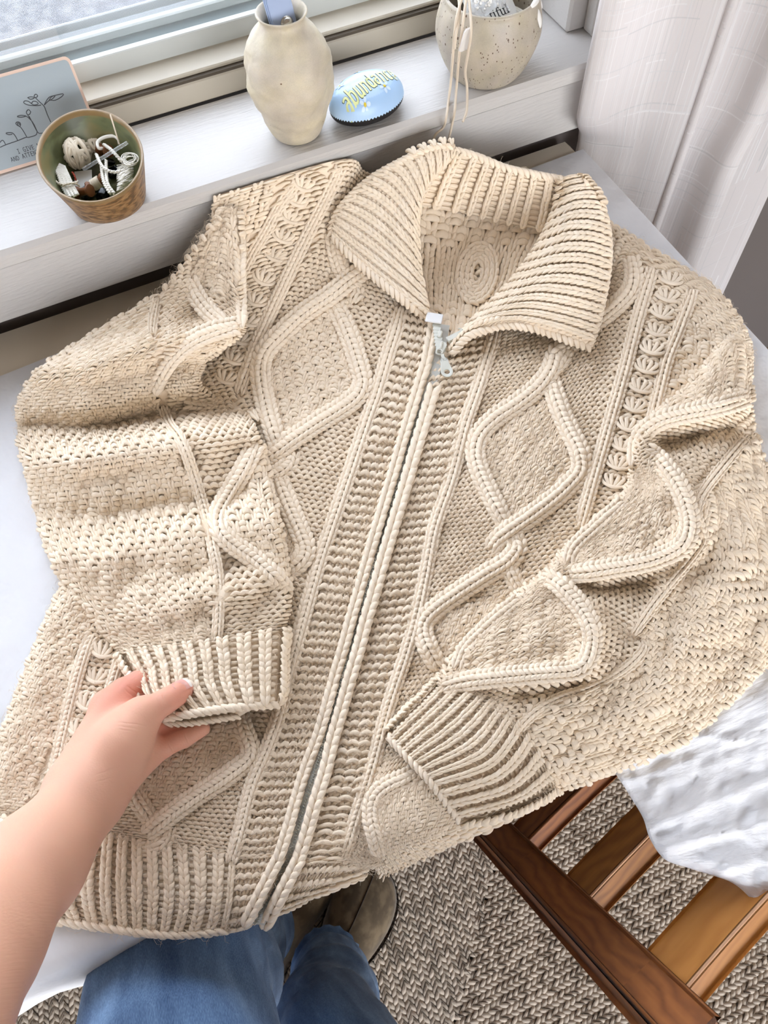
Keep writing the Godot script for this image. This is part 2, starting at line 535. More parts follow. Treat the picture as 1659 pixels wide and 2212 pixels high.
func curtain() -> void:
	# above the sill it hangs in front of it; lower down the desk pushes it aside
	var high := v3([0.92, 0, -0.66, 0.83, 0, -0.65, 0.765, 0, -0.62, 0.715, 0, -0.575, 0.702, 0, -0.552, 0.688, 0, -0.554, 0.680, 0, -0.580, 0.658, 0, -0.604, 0.642, 0, -0.599, 0.626, 0, -0.608, 0.602, 0, -0.621, 0.572, 0, -0.622, 0.542, 0, -0.620, 0.522, 0, -0.623, 0.512, 0, -0.632, 0.517, 0, -0.641])
	var low := v3([0.92, 0, -0.66, 0.83, 0, -0.65, 0.755, 0, -0.63, 0.70, 0, -0.575, 0.690, 0, -0.552, 0.678, 0, -0.556, 0.672, 0, -0.585, 0.655, 0, -0.606, 0.640, 0, -0.600, 0.628, 0, -0.610, 0.612, 0, -0.628, 0.595, 0, -0.638, 0.580, 0, -0.650, 0.566, 0, -0.664, 0.560, 0, -0.680, 0.566, 0, -0.69])
	var n := 121
	var g := PackedVector3Array()
	var ys := 90
	for j in ys + 1:
		var y := lerpf(2.25, 0.05, float(j) / ys)
		var k := smoothstep(0.82, 0.735, y)
		for i in n:
			var t := float(i) / (n - 1)
			var q := crv(high, t * 15.0).lerp(crv(low, t * 15.0), k)
			g.append(Vector3(q.x + 0.003 * sin(y * 5.0 + t * 20.0), y, q.z + 0.003 * cos(y * 4.0 + t * 17.0)))
	var b := MB.new()
	b.grid(g, n, ys + 1)
	var c := thing("curtain", "sheer white linen curtain hanging at the right end of the sill", "curtain")
	obj("drape", b.mesh(), M.linen, c)
	b = MB.new()   # stitched side hem: a thin doubled strip along the fold nearest the desk
	var hp := PackedVector3Array()
	for j in 31:
		var y := lerpf(2.24, 0.06, j / 30.0)
		hp.append(Vector3(0.6405 + 0.003 * sin(y * 5.0 + 10.7), y, -0.5985 + 0.003 * cos(y * 4.0 + 9.1)))
	b.tube(hp, PackedFloat32Array([0.0055]), 8, 1.0, Vector3.RIGHT)
	obj("side_hem", b.mesh(), M.linen, c)

func rug() -> void:
	var r := thing("braided_rug", "oatmeal braided rug with dark flecks covering the floor", "rug")
	var b := MB.new()
	b.box(Vector3(0.1, -0.005, 0.085), Vector3(1.72, 0.008, 1.09), 0.002)
	obj("backing", b.mesh(), M.rug, r)
	var lobe := stitch_mesh([[-0.52, -0.16, 0, 0.16, -0.25, 0.02, 0.03, 0.30, 0.15, 0.06, 0.0, 0.33, 0.52, -0.12, -0.06, 0.16]], 8)
	# courses of plaits: one set runs along the wall, the other across it, butted on the line from e0 to e1
	var e0 := P(1052, 1880, 0)
	var e1 := P(965, 2212, 0)
	var edge := Vector2(e1.x - e0.x, e1.z - e0.z).normalized()
	var wd := 0.0150
	var sp := 0.0098
	for m in 2:
		var dr := Vector2(1, 0) if m == 0 else Vector2(-0.18, 0.98).normalized()
		var nrm := Vector2(-dr.y, dr.x)
		for row in 106:
			var off := (row - 53) * wd
			var xf := []
			var col := []
			for i in 190:
				var c: Vector2 = Vector2(e0.x, e0.z) + nrm * off + dr * ((i - 95) * sp)
				if c.x < -0.75 or c.x > 0.95 or c.y < -0.45 or c.y > 0.62:
					continue
				var sd := (c - Vector2(e0.x, e0.z)).cross(edge)
				if (m == 0 and sd < 0.002) or (m == 1 and sd > 0.009):
					continue
				for s in [-1.0, 1.0]:
					var q: Vector2 = c + nrm * s * wd * 0.235 + dr * (sp * 0.5 if s > 0 else 0.0)
					var a: Vector2 = (dr * 0.86 + nrm * s * 0.51).normalized()
					var ex := Vector3(a.x, 0, a.y) * 0.0142 * rng.randf_range(0.92, 1.08)
					var ez := Vector3(-a.y, 0, a.x) * 0.0110 * rng.randf_range(0.92, 1.08)
					xf.append(Transform3D(Basis(ex, Vector3.UP * 0.011, ez), Vector3(q.x, 0.0006 + rng.randf_range(-0.0006, 0.0006), q.y)))
					var tone := rng.randf_range(0.88, 1.04)
					col.append(Color(tone, tone * 0.985, tone * 0.96))
					if rng.randf() < 0.40:   # a dark thread between two strands
						var q2: Vector2 = q + dr * sp * 0.5
						xf.append(Transform3D(Basis(ex * 0.9, Vector3.UP * 0.008, ez * 0.26), Vector3(q2.x, 0.0028, q2.y)))
						var dk := rng.randf_range(0.22, 0.45)
						col.append(Color(dk, dk * 0.93, dk * 0.86))
			if not xf.is_empty():
				multi("plait", lobe, M.braid, xf, r, col)

func bar(a: Vector3, c: Vector3, wid: Vector3, dep: Vector3, bow := Vector3.ZERO, n := 12, bv := 0.0025) -> MB:   # rounded rectangular bar from a to c, bowed in the middle
	var b := MB.new()
	var sec := []
	var hw := wid.length() * 0.5
	var hd := dep.length() * 0.5
	for q in [[1, 1], [-1, 1], [-1, -1], [1, -1]]:
		for e in ([[1, 0], [0.3, 0.7], [0, 1]] if q[0] * q[1] < 0 else [[0, 1], [0.7, 0.3], [1, 0]]):
			var kx: float = q[0] * (hw - bv * (1.0 - e[0]) * (1.0 if e[0] < 1 else 0.0))
			var ky: float = q[1] * (hd - bv * (1.0 - e[1]) * (1.0 if e[1] < 1 else 0.0))
			sec.append(Vector2(kx, ky))
	sec.append(sec[0])
	var ew := wid.normalized()
	var ed := dep.normalized()
	var g := PackedVector3Array()
	for j in n + 1:
		var t := float(j) / n
		var o := a.lerp(c, t) + bow * (1.0 - pow(2.0 * t - 1.0, 2.0))
		for q in sec:
			g.append(o + ew * q.x + ed * q.y)
	var fl := ew.cross(ed).dot(c - a) > 0
	b.grid(g, sec.size(), n + 1, true, 1.0, (c - a).length() / 0.25, fl)
	for e in [0, n]:
		var k := b.v.size()
		var nn := (a - c).normalized() * (1.0 if e == 0 else -1.0)
		for q in sec.size():
			b.v.append(g[e * sec.size() + q])
			b.n.append(nn)
			b.uv.append(Vector2(q * 0.05, 0))
		for q in range(1, sec.size() - 2):
			b.ix.append_array([k, k + q, k + q + 1] if (e == 0) == fl else [k, k + q + 1, k + q])
	return b

func chair() -> void:
	var c := thing("wooden_chair", "brown wooden ladder-back chair tucked in at the desk, its back leaning away", "chair")
	var up := Vector3(0, 0.901, 0.434).normalized()
	var fr := Vector3(0, 0.434, -0.901).normalized()
	var yaw := Vector3(cos(0.19), 0, -sin(0.19))
	var bot := Vector3(0.146, 0.0, -0.226)
	var top := bot + up * 0.835
	var wd := yaw * 0.45
	for o in [Vector3.ZERO, wd]:
		obj("post", bar(bot + o, top + o, yaw * 0.038, fr * 0.036, Vector3.ZERO, 12, 0.004).mesh(), M.wood_dark, c)
	var sl := [[0.440, 0.054, 0.023, "wood_dark"], [0.604, 0.057, 0.025, "wood_mid"], [0.761, 0.060, 0.021, "wood_light"]]
	for s in sl:
		var a: Vector3 = bot + up * s[0] + yaw * 0.016
		var e := a + wd - yaw * 0.032
		var bow := fr * 0.012
		var slat := obj("slat", bar(a, e, up * s[1], fr * s[2], bow, 16, 0.003).mesh(), M[s[3]], c)
		if s[0] > 0.5:
			var wr := MB.new()   # worn arris along the top front edge
			var pts := PackedVector3Array()
			for k in 17:
				var t := k / 16.0
				pts.append(a.lerp(e, t) + bow * (1.0 - pow(2.0 * t - 1.0, 2.0)) + up * (s[1] * 0.5 - 0.0011) + fr * (s[2] * 0.5 - 0.0011))
			wr.tube(pts, PackedFloat32Array([0.0011]), 6)
			obj("worn_edge", wr.mesh(), M.wear, slat)
	for x in [0.0, 0.446]:
		var at := Vector3(0.13 + x, 0.0, -0.52 - 0.19 * x)
		obj("leg", bar(at, at + Vector3.UP * 0.30, Vector3.RIGHT * 0.036, Vector3.BACK * 0.036).mesh(), M.wood_dark, c)
		obj("seat_rail", bar(at + Vector3(0, 0.262, -0.01), at + Vector3(0, 0.262, 0.40), Vector3.RIGHT * 0.03, Vector3.UP * 0.04).mesh(), M.wood_dark, c)
	for k in 5:
		var at := Vector3(0.115, 0.29, -0.5 + k * 0.075)
		obj("seat_slat", bar(at, at + yaw * 0.48, Vector3.BACK * 0.05, Vector3.UP * 0.016).mesh(), M.wood_mid, c)
	# white gauze cloth from the desk edge over the chair back
	var s := sheet([[1335, 1560, 4, 1420, 1530, 4, 1560, 1470, 4, 1740, 1390, 4], [1326, 1655, 2, 1430, 1610, 3, 1570, 1545, 3, 1760, 1455, 2], [1352, 1705, -8, 1450, 1660, -6, 1590, 1600, -6, 1770, 1530, -8], [1388, 1765, -16, 1480, 1730, -10, 1610, 1670, -12, 1780, 1610, -16], [1404, 1812, -22, 1500, 1790, -14, 1630, 1740, -16, 1790, 1700, -20], [1436, 1856, -28, 1530, 1836, -18, 1650, 1806, -18, 1800, 1790, -22], [1490, 1876, -31, 1570, 1872, -20, 1680, 1866, -20, 1810, 1870, -24], [1560, 1898, -34, 1610, 1910, -26, 1700, 1925, -24, 1820, 1950, -28], [1600, 1915, -40, 1640, 1958, -38, 1720, 1996, -36, 1830, 2030, -40]], 46, 60, [[[1350, 1690, 1500, 1640, 1700, 1540], 4, 12], [[1420, 1700, 1560, 1640, 1700, 1600], 3, 10], [[1400, 1790, 1560, 1720, 1720, 1660], 4, 12], [[1440, 1830, 1600, 1790, 1750, 1740], 4, 12], [[1520, 1590, 1600, 1600, 1720, 1580], 4, 9], [[1560, 1880, 1640, 1860, 1750, 1840], 3, 12]], [3, 0, 0, 4], 3.0, [], 5.0)
	var b := MB.new()
	b.grid(s.p, s.nx + 1, s.ny + 1, false, 3, 3)
	tag(obj("throw_cloth", b.mesh(), M.gauze), "crinkled white cotton cloth draped from the desk over the wooden chair back", "cloth")

# ---------- knitting ----------
class Sheet:
	var nx := 0
	var ny := 0
	var p := PackedVector3Array()
	var px := PackedVector2Array()
	var hh := PackedFloat32Array()
	func at(u: float, v: float) -> Vector3:
		var x := clampf(u, 0, 1) * nx
		var y := clampf(v, 0, 1) * ny
		var i := mini(int(x), nx - 1)
		var j := mini(int(y), ny - 1)
		var fx := x - i
		var fy := y - j
		var k := j * (nx + 1) + i
		return (p[k] * (1 - fx) + p[k + 1] * fx) * (1 - fy) + (p[k + nx + 1] * (1 - fx) + p[k + nx + 2] * fx) * fy
	func pix(u: float, v: float) -> Vector2:
		var x := clampf(u, 0, 1) * nx
		var y := clampf(v, 0, 1) * ny
		var i := mini(int(x), nx - 1)
		var j := mini(int(y), ny - 1)
		var fx := x - i
		var fy := y - j
		var k := j * (nx + 1) + i
		return (px[k] * (1 - fx) + px[k + 1] * fx) * (1 - fy) + (px[k + nx + 1] * (1 - fx) + px[k + nx + 2] * fx) * fy
	func height(q: Vector2) -> float:   # mm at a spot, by the nearest points
		var best := 1e9
		var second := 1e9
		var h1 := 0.0
		var h2 := 0.0
		for k in px.size():
			var d := (px[k] - q).length_squared()
			if d < best:
				second = best
				h2 = h1
				best = d
				h1 = hh[k]
			elif d < second:
				second = d
				h2 = hh[k]
		var a := 1.0 / (sqrt(best) + 0.5)
		var b := 1.0 / (sqrt(second) + 0.5)
		return (h1 * a + h2 * b) / (a + b)

# rows: flat (px, py, mm) lists; ridges: [[points], mm, width]; drop: how far [left, right, top, bottom] edges roll down over r lattice steps
func sheet(rows: Array, nx: int, ny: int, ridges := [], drop := [0, 0, 0, 0], r := 4.0, uk := [], wob := 0.0) -> Sheet:
	var s := Sheet.new()
	s.nx = nx
	s.ny = ny
	var rws := []
	for row in rows:
		rws.append(v3(row))
	var n: int = rws[0].size()
	var cols := []
	for i in nx + 1:
		var u := float(i) / nx
		var x := u * (n - 1)
		if not uk.is_empty():
			for k in uk.size() - 1:
				if u <= uk[k + 1] + 1e-6:
					x = k + (u - uk[k]) / (uk[k + 1] - uk[k])
					break
		var c := []
		for row in rws:
			c.append(crv(row, x))
		cols.append(c)
	var rl := []
	for g in ridges:
		rl.append([p2(g[0]), float(g[1]), float(g[2])])
	var nz := FastNoiseLite.new()
	nz.seed = 5
	nz.frequency = 0.011
	for j in ny + 1:
		var y := float(j) / ny * (rws.size() - 1)
		for i in nx + 1:
			var q := crv(cols[i], y)
			for g in rl:
				var d := seg_d(q.x, q.y, g[0])
				var w: float = g[2]
				if d < w * 2.2:
					q.z += g[1] * exp(-d * d / (w * w))
			q.z += wob * nz.get_noise_2d(q.x, q.y)
			for e in 4:
				if drop[e] != 0:
					var d: float = [i, nx - i, j, ny - j][e] / r
					if d < 1.0:
						q.z -= drop[e] * (1.0 - sqrt(maxf(0.0, 1.0 - (1.0 - d) * (1.0 - d))))
			if q.z < 2.0 and Q(q.x, q.y, 0).z < -0.085:
				q.z = 2.0 - 0.1 * (2.0 - q.z)
			s.px.append(Vector2(q.x, q.y))
			s.hh.append(q.z)
			s.p.append(Qs(q.x, q.y, q.z))
	return s

func stitch_mesh(paths: Array, sides := 7) -> ArrayMesh:   # each path: flat (x, y, z, radius)
	var b := MB.new()
	for f in paths:
		var k := []
		var rr := []
		for i in range(0, f.size(), 4):
			k.append(Vector3(f[i], f[i + 1], f[i + 2]))
			rr.append(Vector3(f[i + 3], 0, 0))
		var pts := PackedVector3Array()
		var rad := PackedFloat32Array()
		var n := (k.size() - 1) * 3
		for i in n + 1:
			var x := i / 3.0
			pts.append(crv(k, x))
			rad.append(crv(rr, x).x)
		b.tube(pts, rad, sides, 0.9, Vector3.UP, 1.0)
	return b.mesh()

var SM := {}
func make_stitches() -> void:
	# one stitch is 1 wide and 0.7 long; y up off the cloth
	SM["K"] = stitch_mesh([[0.06, -0.08, 0.60, 0.15, 0.16, 0.17, 0.30, 0.245, 0.31, 0.25, -0.10, 0.265, 0.43, 0.0, -0.52, 0.15], [-0.06, -0.08, 0.60, 0.15, -0.16, 0.17, 0.30, 0.245, -0.31, 0.25, -0.10, 0.265, -0.43, 0.0, -0.52, 0.15]])
	SM["P"] = stitch_mesh([[-0.60, -0.18, 0.26, 0.19, -0.34, 0.10, 0.10, 0.25, 0.0, 0.22, -0.06, 0.285, 0.34, 0.10, 0.10, 0.25, 0.60, -0.18, 0.26, 0.19]])
	SM["B"] = stitch_mesh([[-0.66, -0.14, 0.12, 0.19, -0.32, 0.18, 0.02, 0.285, 0.0, 0.26, -0.05, 0.31, 0.32, 0.18, 0.02, 0.285, 0.66, -0.14, 0.12, 0.19]])
	SM["L"] = stitch_mesh([[-0.5, -0.05, 0.06, 0.20, -0.25, 0.1, 0.0, 0.24, 0.25, 0.1, 0.0, 0.24, 0.5, -0.05, 0.06, 0.20]])
	SM["H"] = stitch_mesh([[-0.50, -0.05, -0.16, 0.07, -0.36, 0.12, 0.10, 0.085, 0.0, 0.22, 0.24, 0.095, 0.36, 0.12, 0.10, 0.085, 0.50, -0.05, -0.16, 0.07],
		[-0.10, 0.1, 0.18, 0.06, -0.24, 0.16, 0.0, 0.085, -0.38, 0.12, -0.28, 0.085, -0.30, -0.06, -0.46, 0.06],
		[-0.04, 0.1, 0.18, 0.06, -0.10, 0.17, -0.05, 0.085, -0.15, 0.12, -0.34, 0.085, -0.08, -0.06, -0.5, 0.06],
		[0.04, 0.1, 0.18, 0.06, 0.10, 0.17, -0.05, 0.085, 0.15, 0.12, -0.34, 0.085, 0.08, -0.06, -0.5, 0.06],
		[0.10, 0.1, 0.18, 0.06, 0.24, 0.16, 0.0, 0.085, 0.38, 0.12, -0.28, 0.085, 0.30, -0.06, -0.46, 0.06]], 6)
	SM["D"] = stitch_mesh([[-0.50, -0.16, 0.50, 0.15, -0.24, 0.14, 0.22, 0.27, 0.10, 0.20, -0.10, 0.29, 0.50, -0.14, -0.50, 0.15]])

const TINT := [Color(1, 1, 1), Color(0.97, 0.955, 0.93), Color(1.0, 0.985, 0.965), Color(0.955, 0.94, 0.91)]
# kinds: a function (u, v, i, j, pixel) that gives the stitch letter, lift and scale; "" leaves it out
func knit(part: Node3D, s: Sheet, w_px: float, h_px: float, kinds: Callable, fixed_w := 0) -> void:
	var out := {}
	var col := {}
	var vlen := 0.0
	for k in s.ny:
		vlen += s.pix(0.5, float(k + 1) / s.ny).distance_to(s.pix(0.5, float(k) / s.ny))
	var H := maxi(2, int(round(vlen / h_px)))
	for j in H:
		var v := (j + 0.5) / H
		var wpx := 0.0
		for k in 8:
			wpx += s.pix((k + 1) / 8.0, v).distance_to(s.pix(k / 8.0, v))
		var W := fixed_w if fixed_w > 0 else maxi(2, int(round(wpx / w_px)))
		for i in W:
			var u := (i + 0.5) / W
			var q := s.pix(u, v)
			if q.x < -45 or q.x > 1704 or q.y > 2250:
				continue
			var kd: Array = kinds.call(u, v, i, j, q)
			if kd[0] == "":
				continue
			if kd[0] == "P" and j % 2 == 1 and i < W - 1:
				u += 0.5 / W
			var du := 0.5 / W
			var dv := 0.5 / H
			var ex := s.at(minf(u + du, 1), v) - s.at(maxf(u - du, 0), v)
			var ez := s.at(u, minf(v + dv, 1)) - s.at(u, maxf(v - dv, 0))
			if ex.length_squared() < 1e-10 or ez.length_squared() < 1e-10:
				continue
			var nn := ez.cross(ex).normalized()
			ex = ex.limit_length(w_px * 0.00078)
			ez = ez.limit_length(h_px * 0.00082)
			var sc := rng.randf_range(0.9, 1.12)
			var ry := (ex.length() + ez.length() * 1.43) * 0.5 * sc
			ry = minf(ry * 0.86, 0.0085)
			var jit := rng.randf_range(-0.07, 0.07)
			var bx: Vector3 = (ex + ez * jit) * kd[2]
			var bz: Vector3 = (ez - ex * jit * 0.5) / 0.7 * kd[3]
			var o: Vector3 = s.at(u, v) + nn * (kd[1] * ry + rng.randf_range(-0.0004, 0.0004)) + ex * rng.randf_range(-0.05, 0.05)
			if not out.has(kd[0]):
				out[kd[0]] = []
				col[kd[0]] = []
			out[kd[0]].append(Transform3D(Basis(bx, nn * ry, bz), o))
			col[kd[0]].append(TINT[rng.randi() % 4])
	var names := {"K": "knit_stitches", "P": "purl_stitches", "B": "bump_stitches", "L": "ladder_stitches", "H": "horseshoe_stitches", "D": "edge_stitches"}
	for k in out:
		multi(names[k], SM[k], M.yarn, out[k], part, col[k])
	fuzz(part, s)

var hair: ArrayMesh
func fuzz(part: Node3D, s: Sheet) -> void:   # stray wool hairs
	if hair == null:
		var b := MB.new()
		b.tube(PackedVector3Array([Vector3(0, 0, 0), Vector3(0.25, 0.35, 0.05), Vector3(0.6, 0.5, -0.05), Vector3(1.0, 0.35, 0.1)]), PackedFloat32Array([0.013, 0.012, 0.010, 0.005]), 3)
		hair = b.mesh()
	var area := 0.0
	for k in 10:
		area += s.pix((k + 1) / 10.0, 0.5).distance_to(s.pix(k / 10.0, 0.5)) * s.pix(0.5, (k + 1) / 10.0).distance_to(s.pix(0.5, k / 10.0)) * 10.0
	var xf := []
	for k in int(area / 110.0):
		var u := rng.randf()
		var v := rng.randf()
		var o := s.at(u, v)
		var ex := s.at(minf(u + 0.02, 1), v) - s.at(maxf(u - 0.02, 0), v)
		var ez := s.at(u, minf(v + 0.02, 1)) - s.at(u, maxf(v - 0.02, 0))
		var nn := ez.cross(ex).normalized()
		if nn.y < 0.55:
			continue
		var a := rng.randf() * TAU
		var d := (ex.normalized() * cos(a) + ez.normalized() * sin(a)).normalized()
		var l := rng.randf_range(0.004, 0.011)
		xf.append(Transform3D(Basis(d * l, nn * l * rng.randf_range(0.3, 1.0), nn.cross(d) * l), o + nn * 0.0025))
	multi("wool_hairs", hair, M.wool, xf, part)

func knit2(part: Node3D, s: Sheet, kinds: Callable) -> void:   # moss stitch is worked finer than the purl ground
	knit(part, s, 12.2, 9.2, func(u, v, i, j, q):
		var r: Array = kinds.call(u, v, i, j, q)
		return r if r.size() > 4 else ["", 0, 1, 1])
	knit(part, s, 14.8, 10.4, func(u, v, i, j, q):
		var r: Array = kinds.call(u, v, i, j, q)
		return r if r.size() < 5 else ["", 0, 1, 1])

func base(part_name: String, s: Sheet, parent: Node3D, sink := 0.0006) -> MeshInstance3D:
	var b := MB.new()
	b.grid(s.p, s.nx + 1, s.ny + 1, false, s.nx * 0.5, s.ny * 0.5)
	for k in b.v.size():
		b.v[k] -= b.n[k] * sink
	return obj(part_name, b.mesh(), M.wool, parent)

# a cable: columns of large V stitches on a raised cushion that follows a line over a sheet
func cable(called: String, parent: Node3D, s: Sheet, line: Array, width: float, ncol := 2, step := 12.0, lift := 4.0, letter := "K", taper := true) -> MeshInstance3D:
	var ctl := []
	for i in range(0, line.size(), 2):
		var h := s.height(Vector2(line[i], line[i + 1]))
		ctl.append(Vector3(line[i], line[i + 1], h))
	var path := smooth(ctl, step)
	var n := path.size()
	var b := MB.new()
	var g := PackedVector3Array()
	var side := []
	for i in n:
		var t: Vector3 = path[mini(i + 1, n - 1)] - path[maxi(i - 1, 0)]
		side.append(Vector2(t.y, -t.x).normalized())   # to the right of the way down
	for i in n:
		var q: Vector3 = path[i]
		var lf := lift
		if taper:
			lf *= clampf(minf(i, n - 1 - i) / 2.0 * 0.5 + 0.3, 0.3, 1.0)
		for k in 7:
			var x := (k / 6.0 - 0.5)
			var d: float = x * width * 1.08
			g.append(Qs(q.x + side[i].x * d, q.y + side[i].y * d, q.z - 1.5 + lf * sqrt(maxf(0.0, 1.0 - 3.4 * x * x))))
	b.grid(g, 7, n, false, 1, n * 0.4)
	var proto: ArrayMesh = SM[letter]
	var arr := proto.surface_get_arrays(0)
	var pv: PackedVector3Array = arr[Mesh.ARRAY_VERTEX]
	var pn: PackedVector3Array = arr[Mesh.ARRAY_NORMAL]
	var pu: PackedVector2Array = arr[Mesh.ARRAY_TEX_UV]
	var pi: PackedInt32Array = arr[Mesh.ARRAY_INDEX]
	for i in n - 1:
		var q: Vector3 = (path[i] + path[i + 1]) * 0.5
		var sd: Vector2 = (side[i] + side[i + 1]).normalized()
		var lf := lift
		if taper:
			lf *= clampf(minf(i, n - 2 - i) / 2.0 * 0.5 + 0.3, 0.3, 1.0)
		for c in ncol:
			var x := (c + 0.5) / ncol - 0.5
			var h := q.z + lf * sqrt(maxf(0.0, 1.0 - 3.0 * x * x))
			var hw := width / ncol * 0.5
			var a := Qs(q.x + sd.x * (x * width + hw), q.y + sd.y * (x * width + hw), h - (x * 3.0 + 0.3) * lf * 0.5 * (1.0 if ncol > 1 else 0.0))
			var d := Qs(q.x + sd.x * (x * width - hw), q.y + sd.y * (x * width - hw), h + (x * 3.0 - 0.3) * lf * 0.5 * (1.0 if ncol > 1 else 0.0))
			var ex := a - d
			var ez := Qs(path[i + 1].x, path[i + 1].y, path[i + 1].z) - Qs(path[i].x, path[i].y, path[i].z)
			var nn := ez.cross(ex).normalized()
			var ry := minf((ex.length() + ez.length() * 1.43) * 0.5, 0.0115) * rng.randf_range(0.92, 1.1)
			var jit := rng.randf_range(-0.06, 0.06)
			var bs := Basis(ex * 1.06 + ez * jit, nn * ry, ez / 0.7 * 1.12)
			var o := (a + d) * 0.5 + ez * rng.randf_range(-0.08, 0.08)
			var bn := bs.inverse().transposed()
			var k0 := b.v.size()
			for k in pv.size():
				b.v.append(o + bs * pv[k])
				b.n.append((bn * pn[k]).normalized())
			b.uv.append_array(pu)
			for k in pi:
				b.ix.append(k0 + k)
	return obj(called, b.mesh(), M.yarn, parent)

func motifs(called: String, parent: Node3D, s: Sheet, spots: Array, w: float, h: float, turn := Vector2(-0.3, 1)) -> void:   # horseshoe fans; spots: flat px, py of each bar
	var xf := []
	for i in range(0, spots.size(), 2):
		var q := Vector2(spots[i], spots[i + 1])
		var dirv := turn.normalized()
		if spots.size() > 2:
			var a := Vector2(spots[maxi(i - 2, 0)], spots[maxi(i - 2, 0) + 1])
			var c := Vector2(spots[mini(i + 2, spots.size() - 2)], spots[mini(i + 2, spots.size() - 2) + 1])
			dirv = (c - a).normalized()
		var sd := Vector2(dirv.y, -dirv.x)
		var m := q - dirv * h * 0.25
		var hh := s.height(m)
		var hz0 := s.height(m - dirv * h * 0.5)
		var hz1 := s.height(m + dirv * h * 0.5)
		var hx0 := s.height(m - sd * w * 0.5)
		var hx1 := s.height(m + sd * w * 0.5)
		var ex := Qs(m.x - sd.x * w * 0.5, m.y - sd.y * w * 0.5, hx0) - Qs(m.x + sd.x * w * 0.5, m.y + sd.y * w * 0.5, hx1)
		var ez := Qs(m.x + dirv.x * h * 0.5, m.y + dirv.y * h * 0.5, hz1) - Qs(m.x - dirv.x * h * 0.5, m.y - dirv.y * h * 0.5, hz0)
		ex = -ex if ez.cross(ex).y < 0 else ex
		var nn := ez.cross(ex).normalized()
		var ry := ex.length() * 0.62
		xf.append(Transform3D(Basis(ex, nn * ry, ez), Qs(m.x, m.y, hh + 1.5)))
	for t in xf:
		obj(called, SM["H"], M.yarn, parent).transform = t

# ---------- the cardigan ----------
func moss(i: int, j: int, lift := 0.0) -> Array:
	return ["K", lift, 1.0, 1.25, 1] if (i + j / 2) % 2 == 0 else ["B", lift + 0.18, 1.05, 1.25, 1]
func inside(q: Vector2, polys: Array) -> bool:
	for p in polys:
		if Geometry2D.is_point_in_polygon(q, p):
			return true
	return false

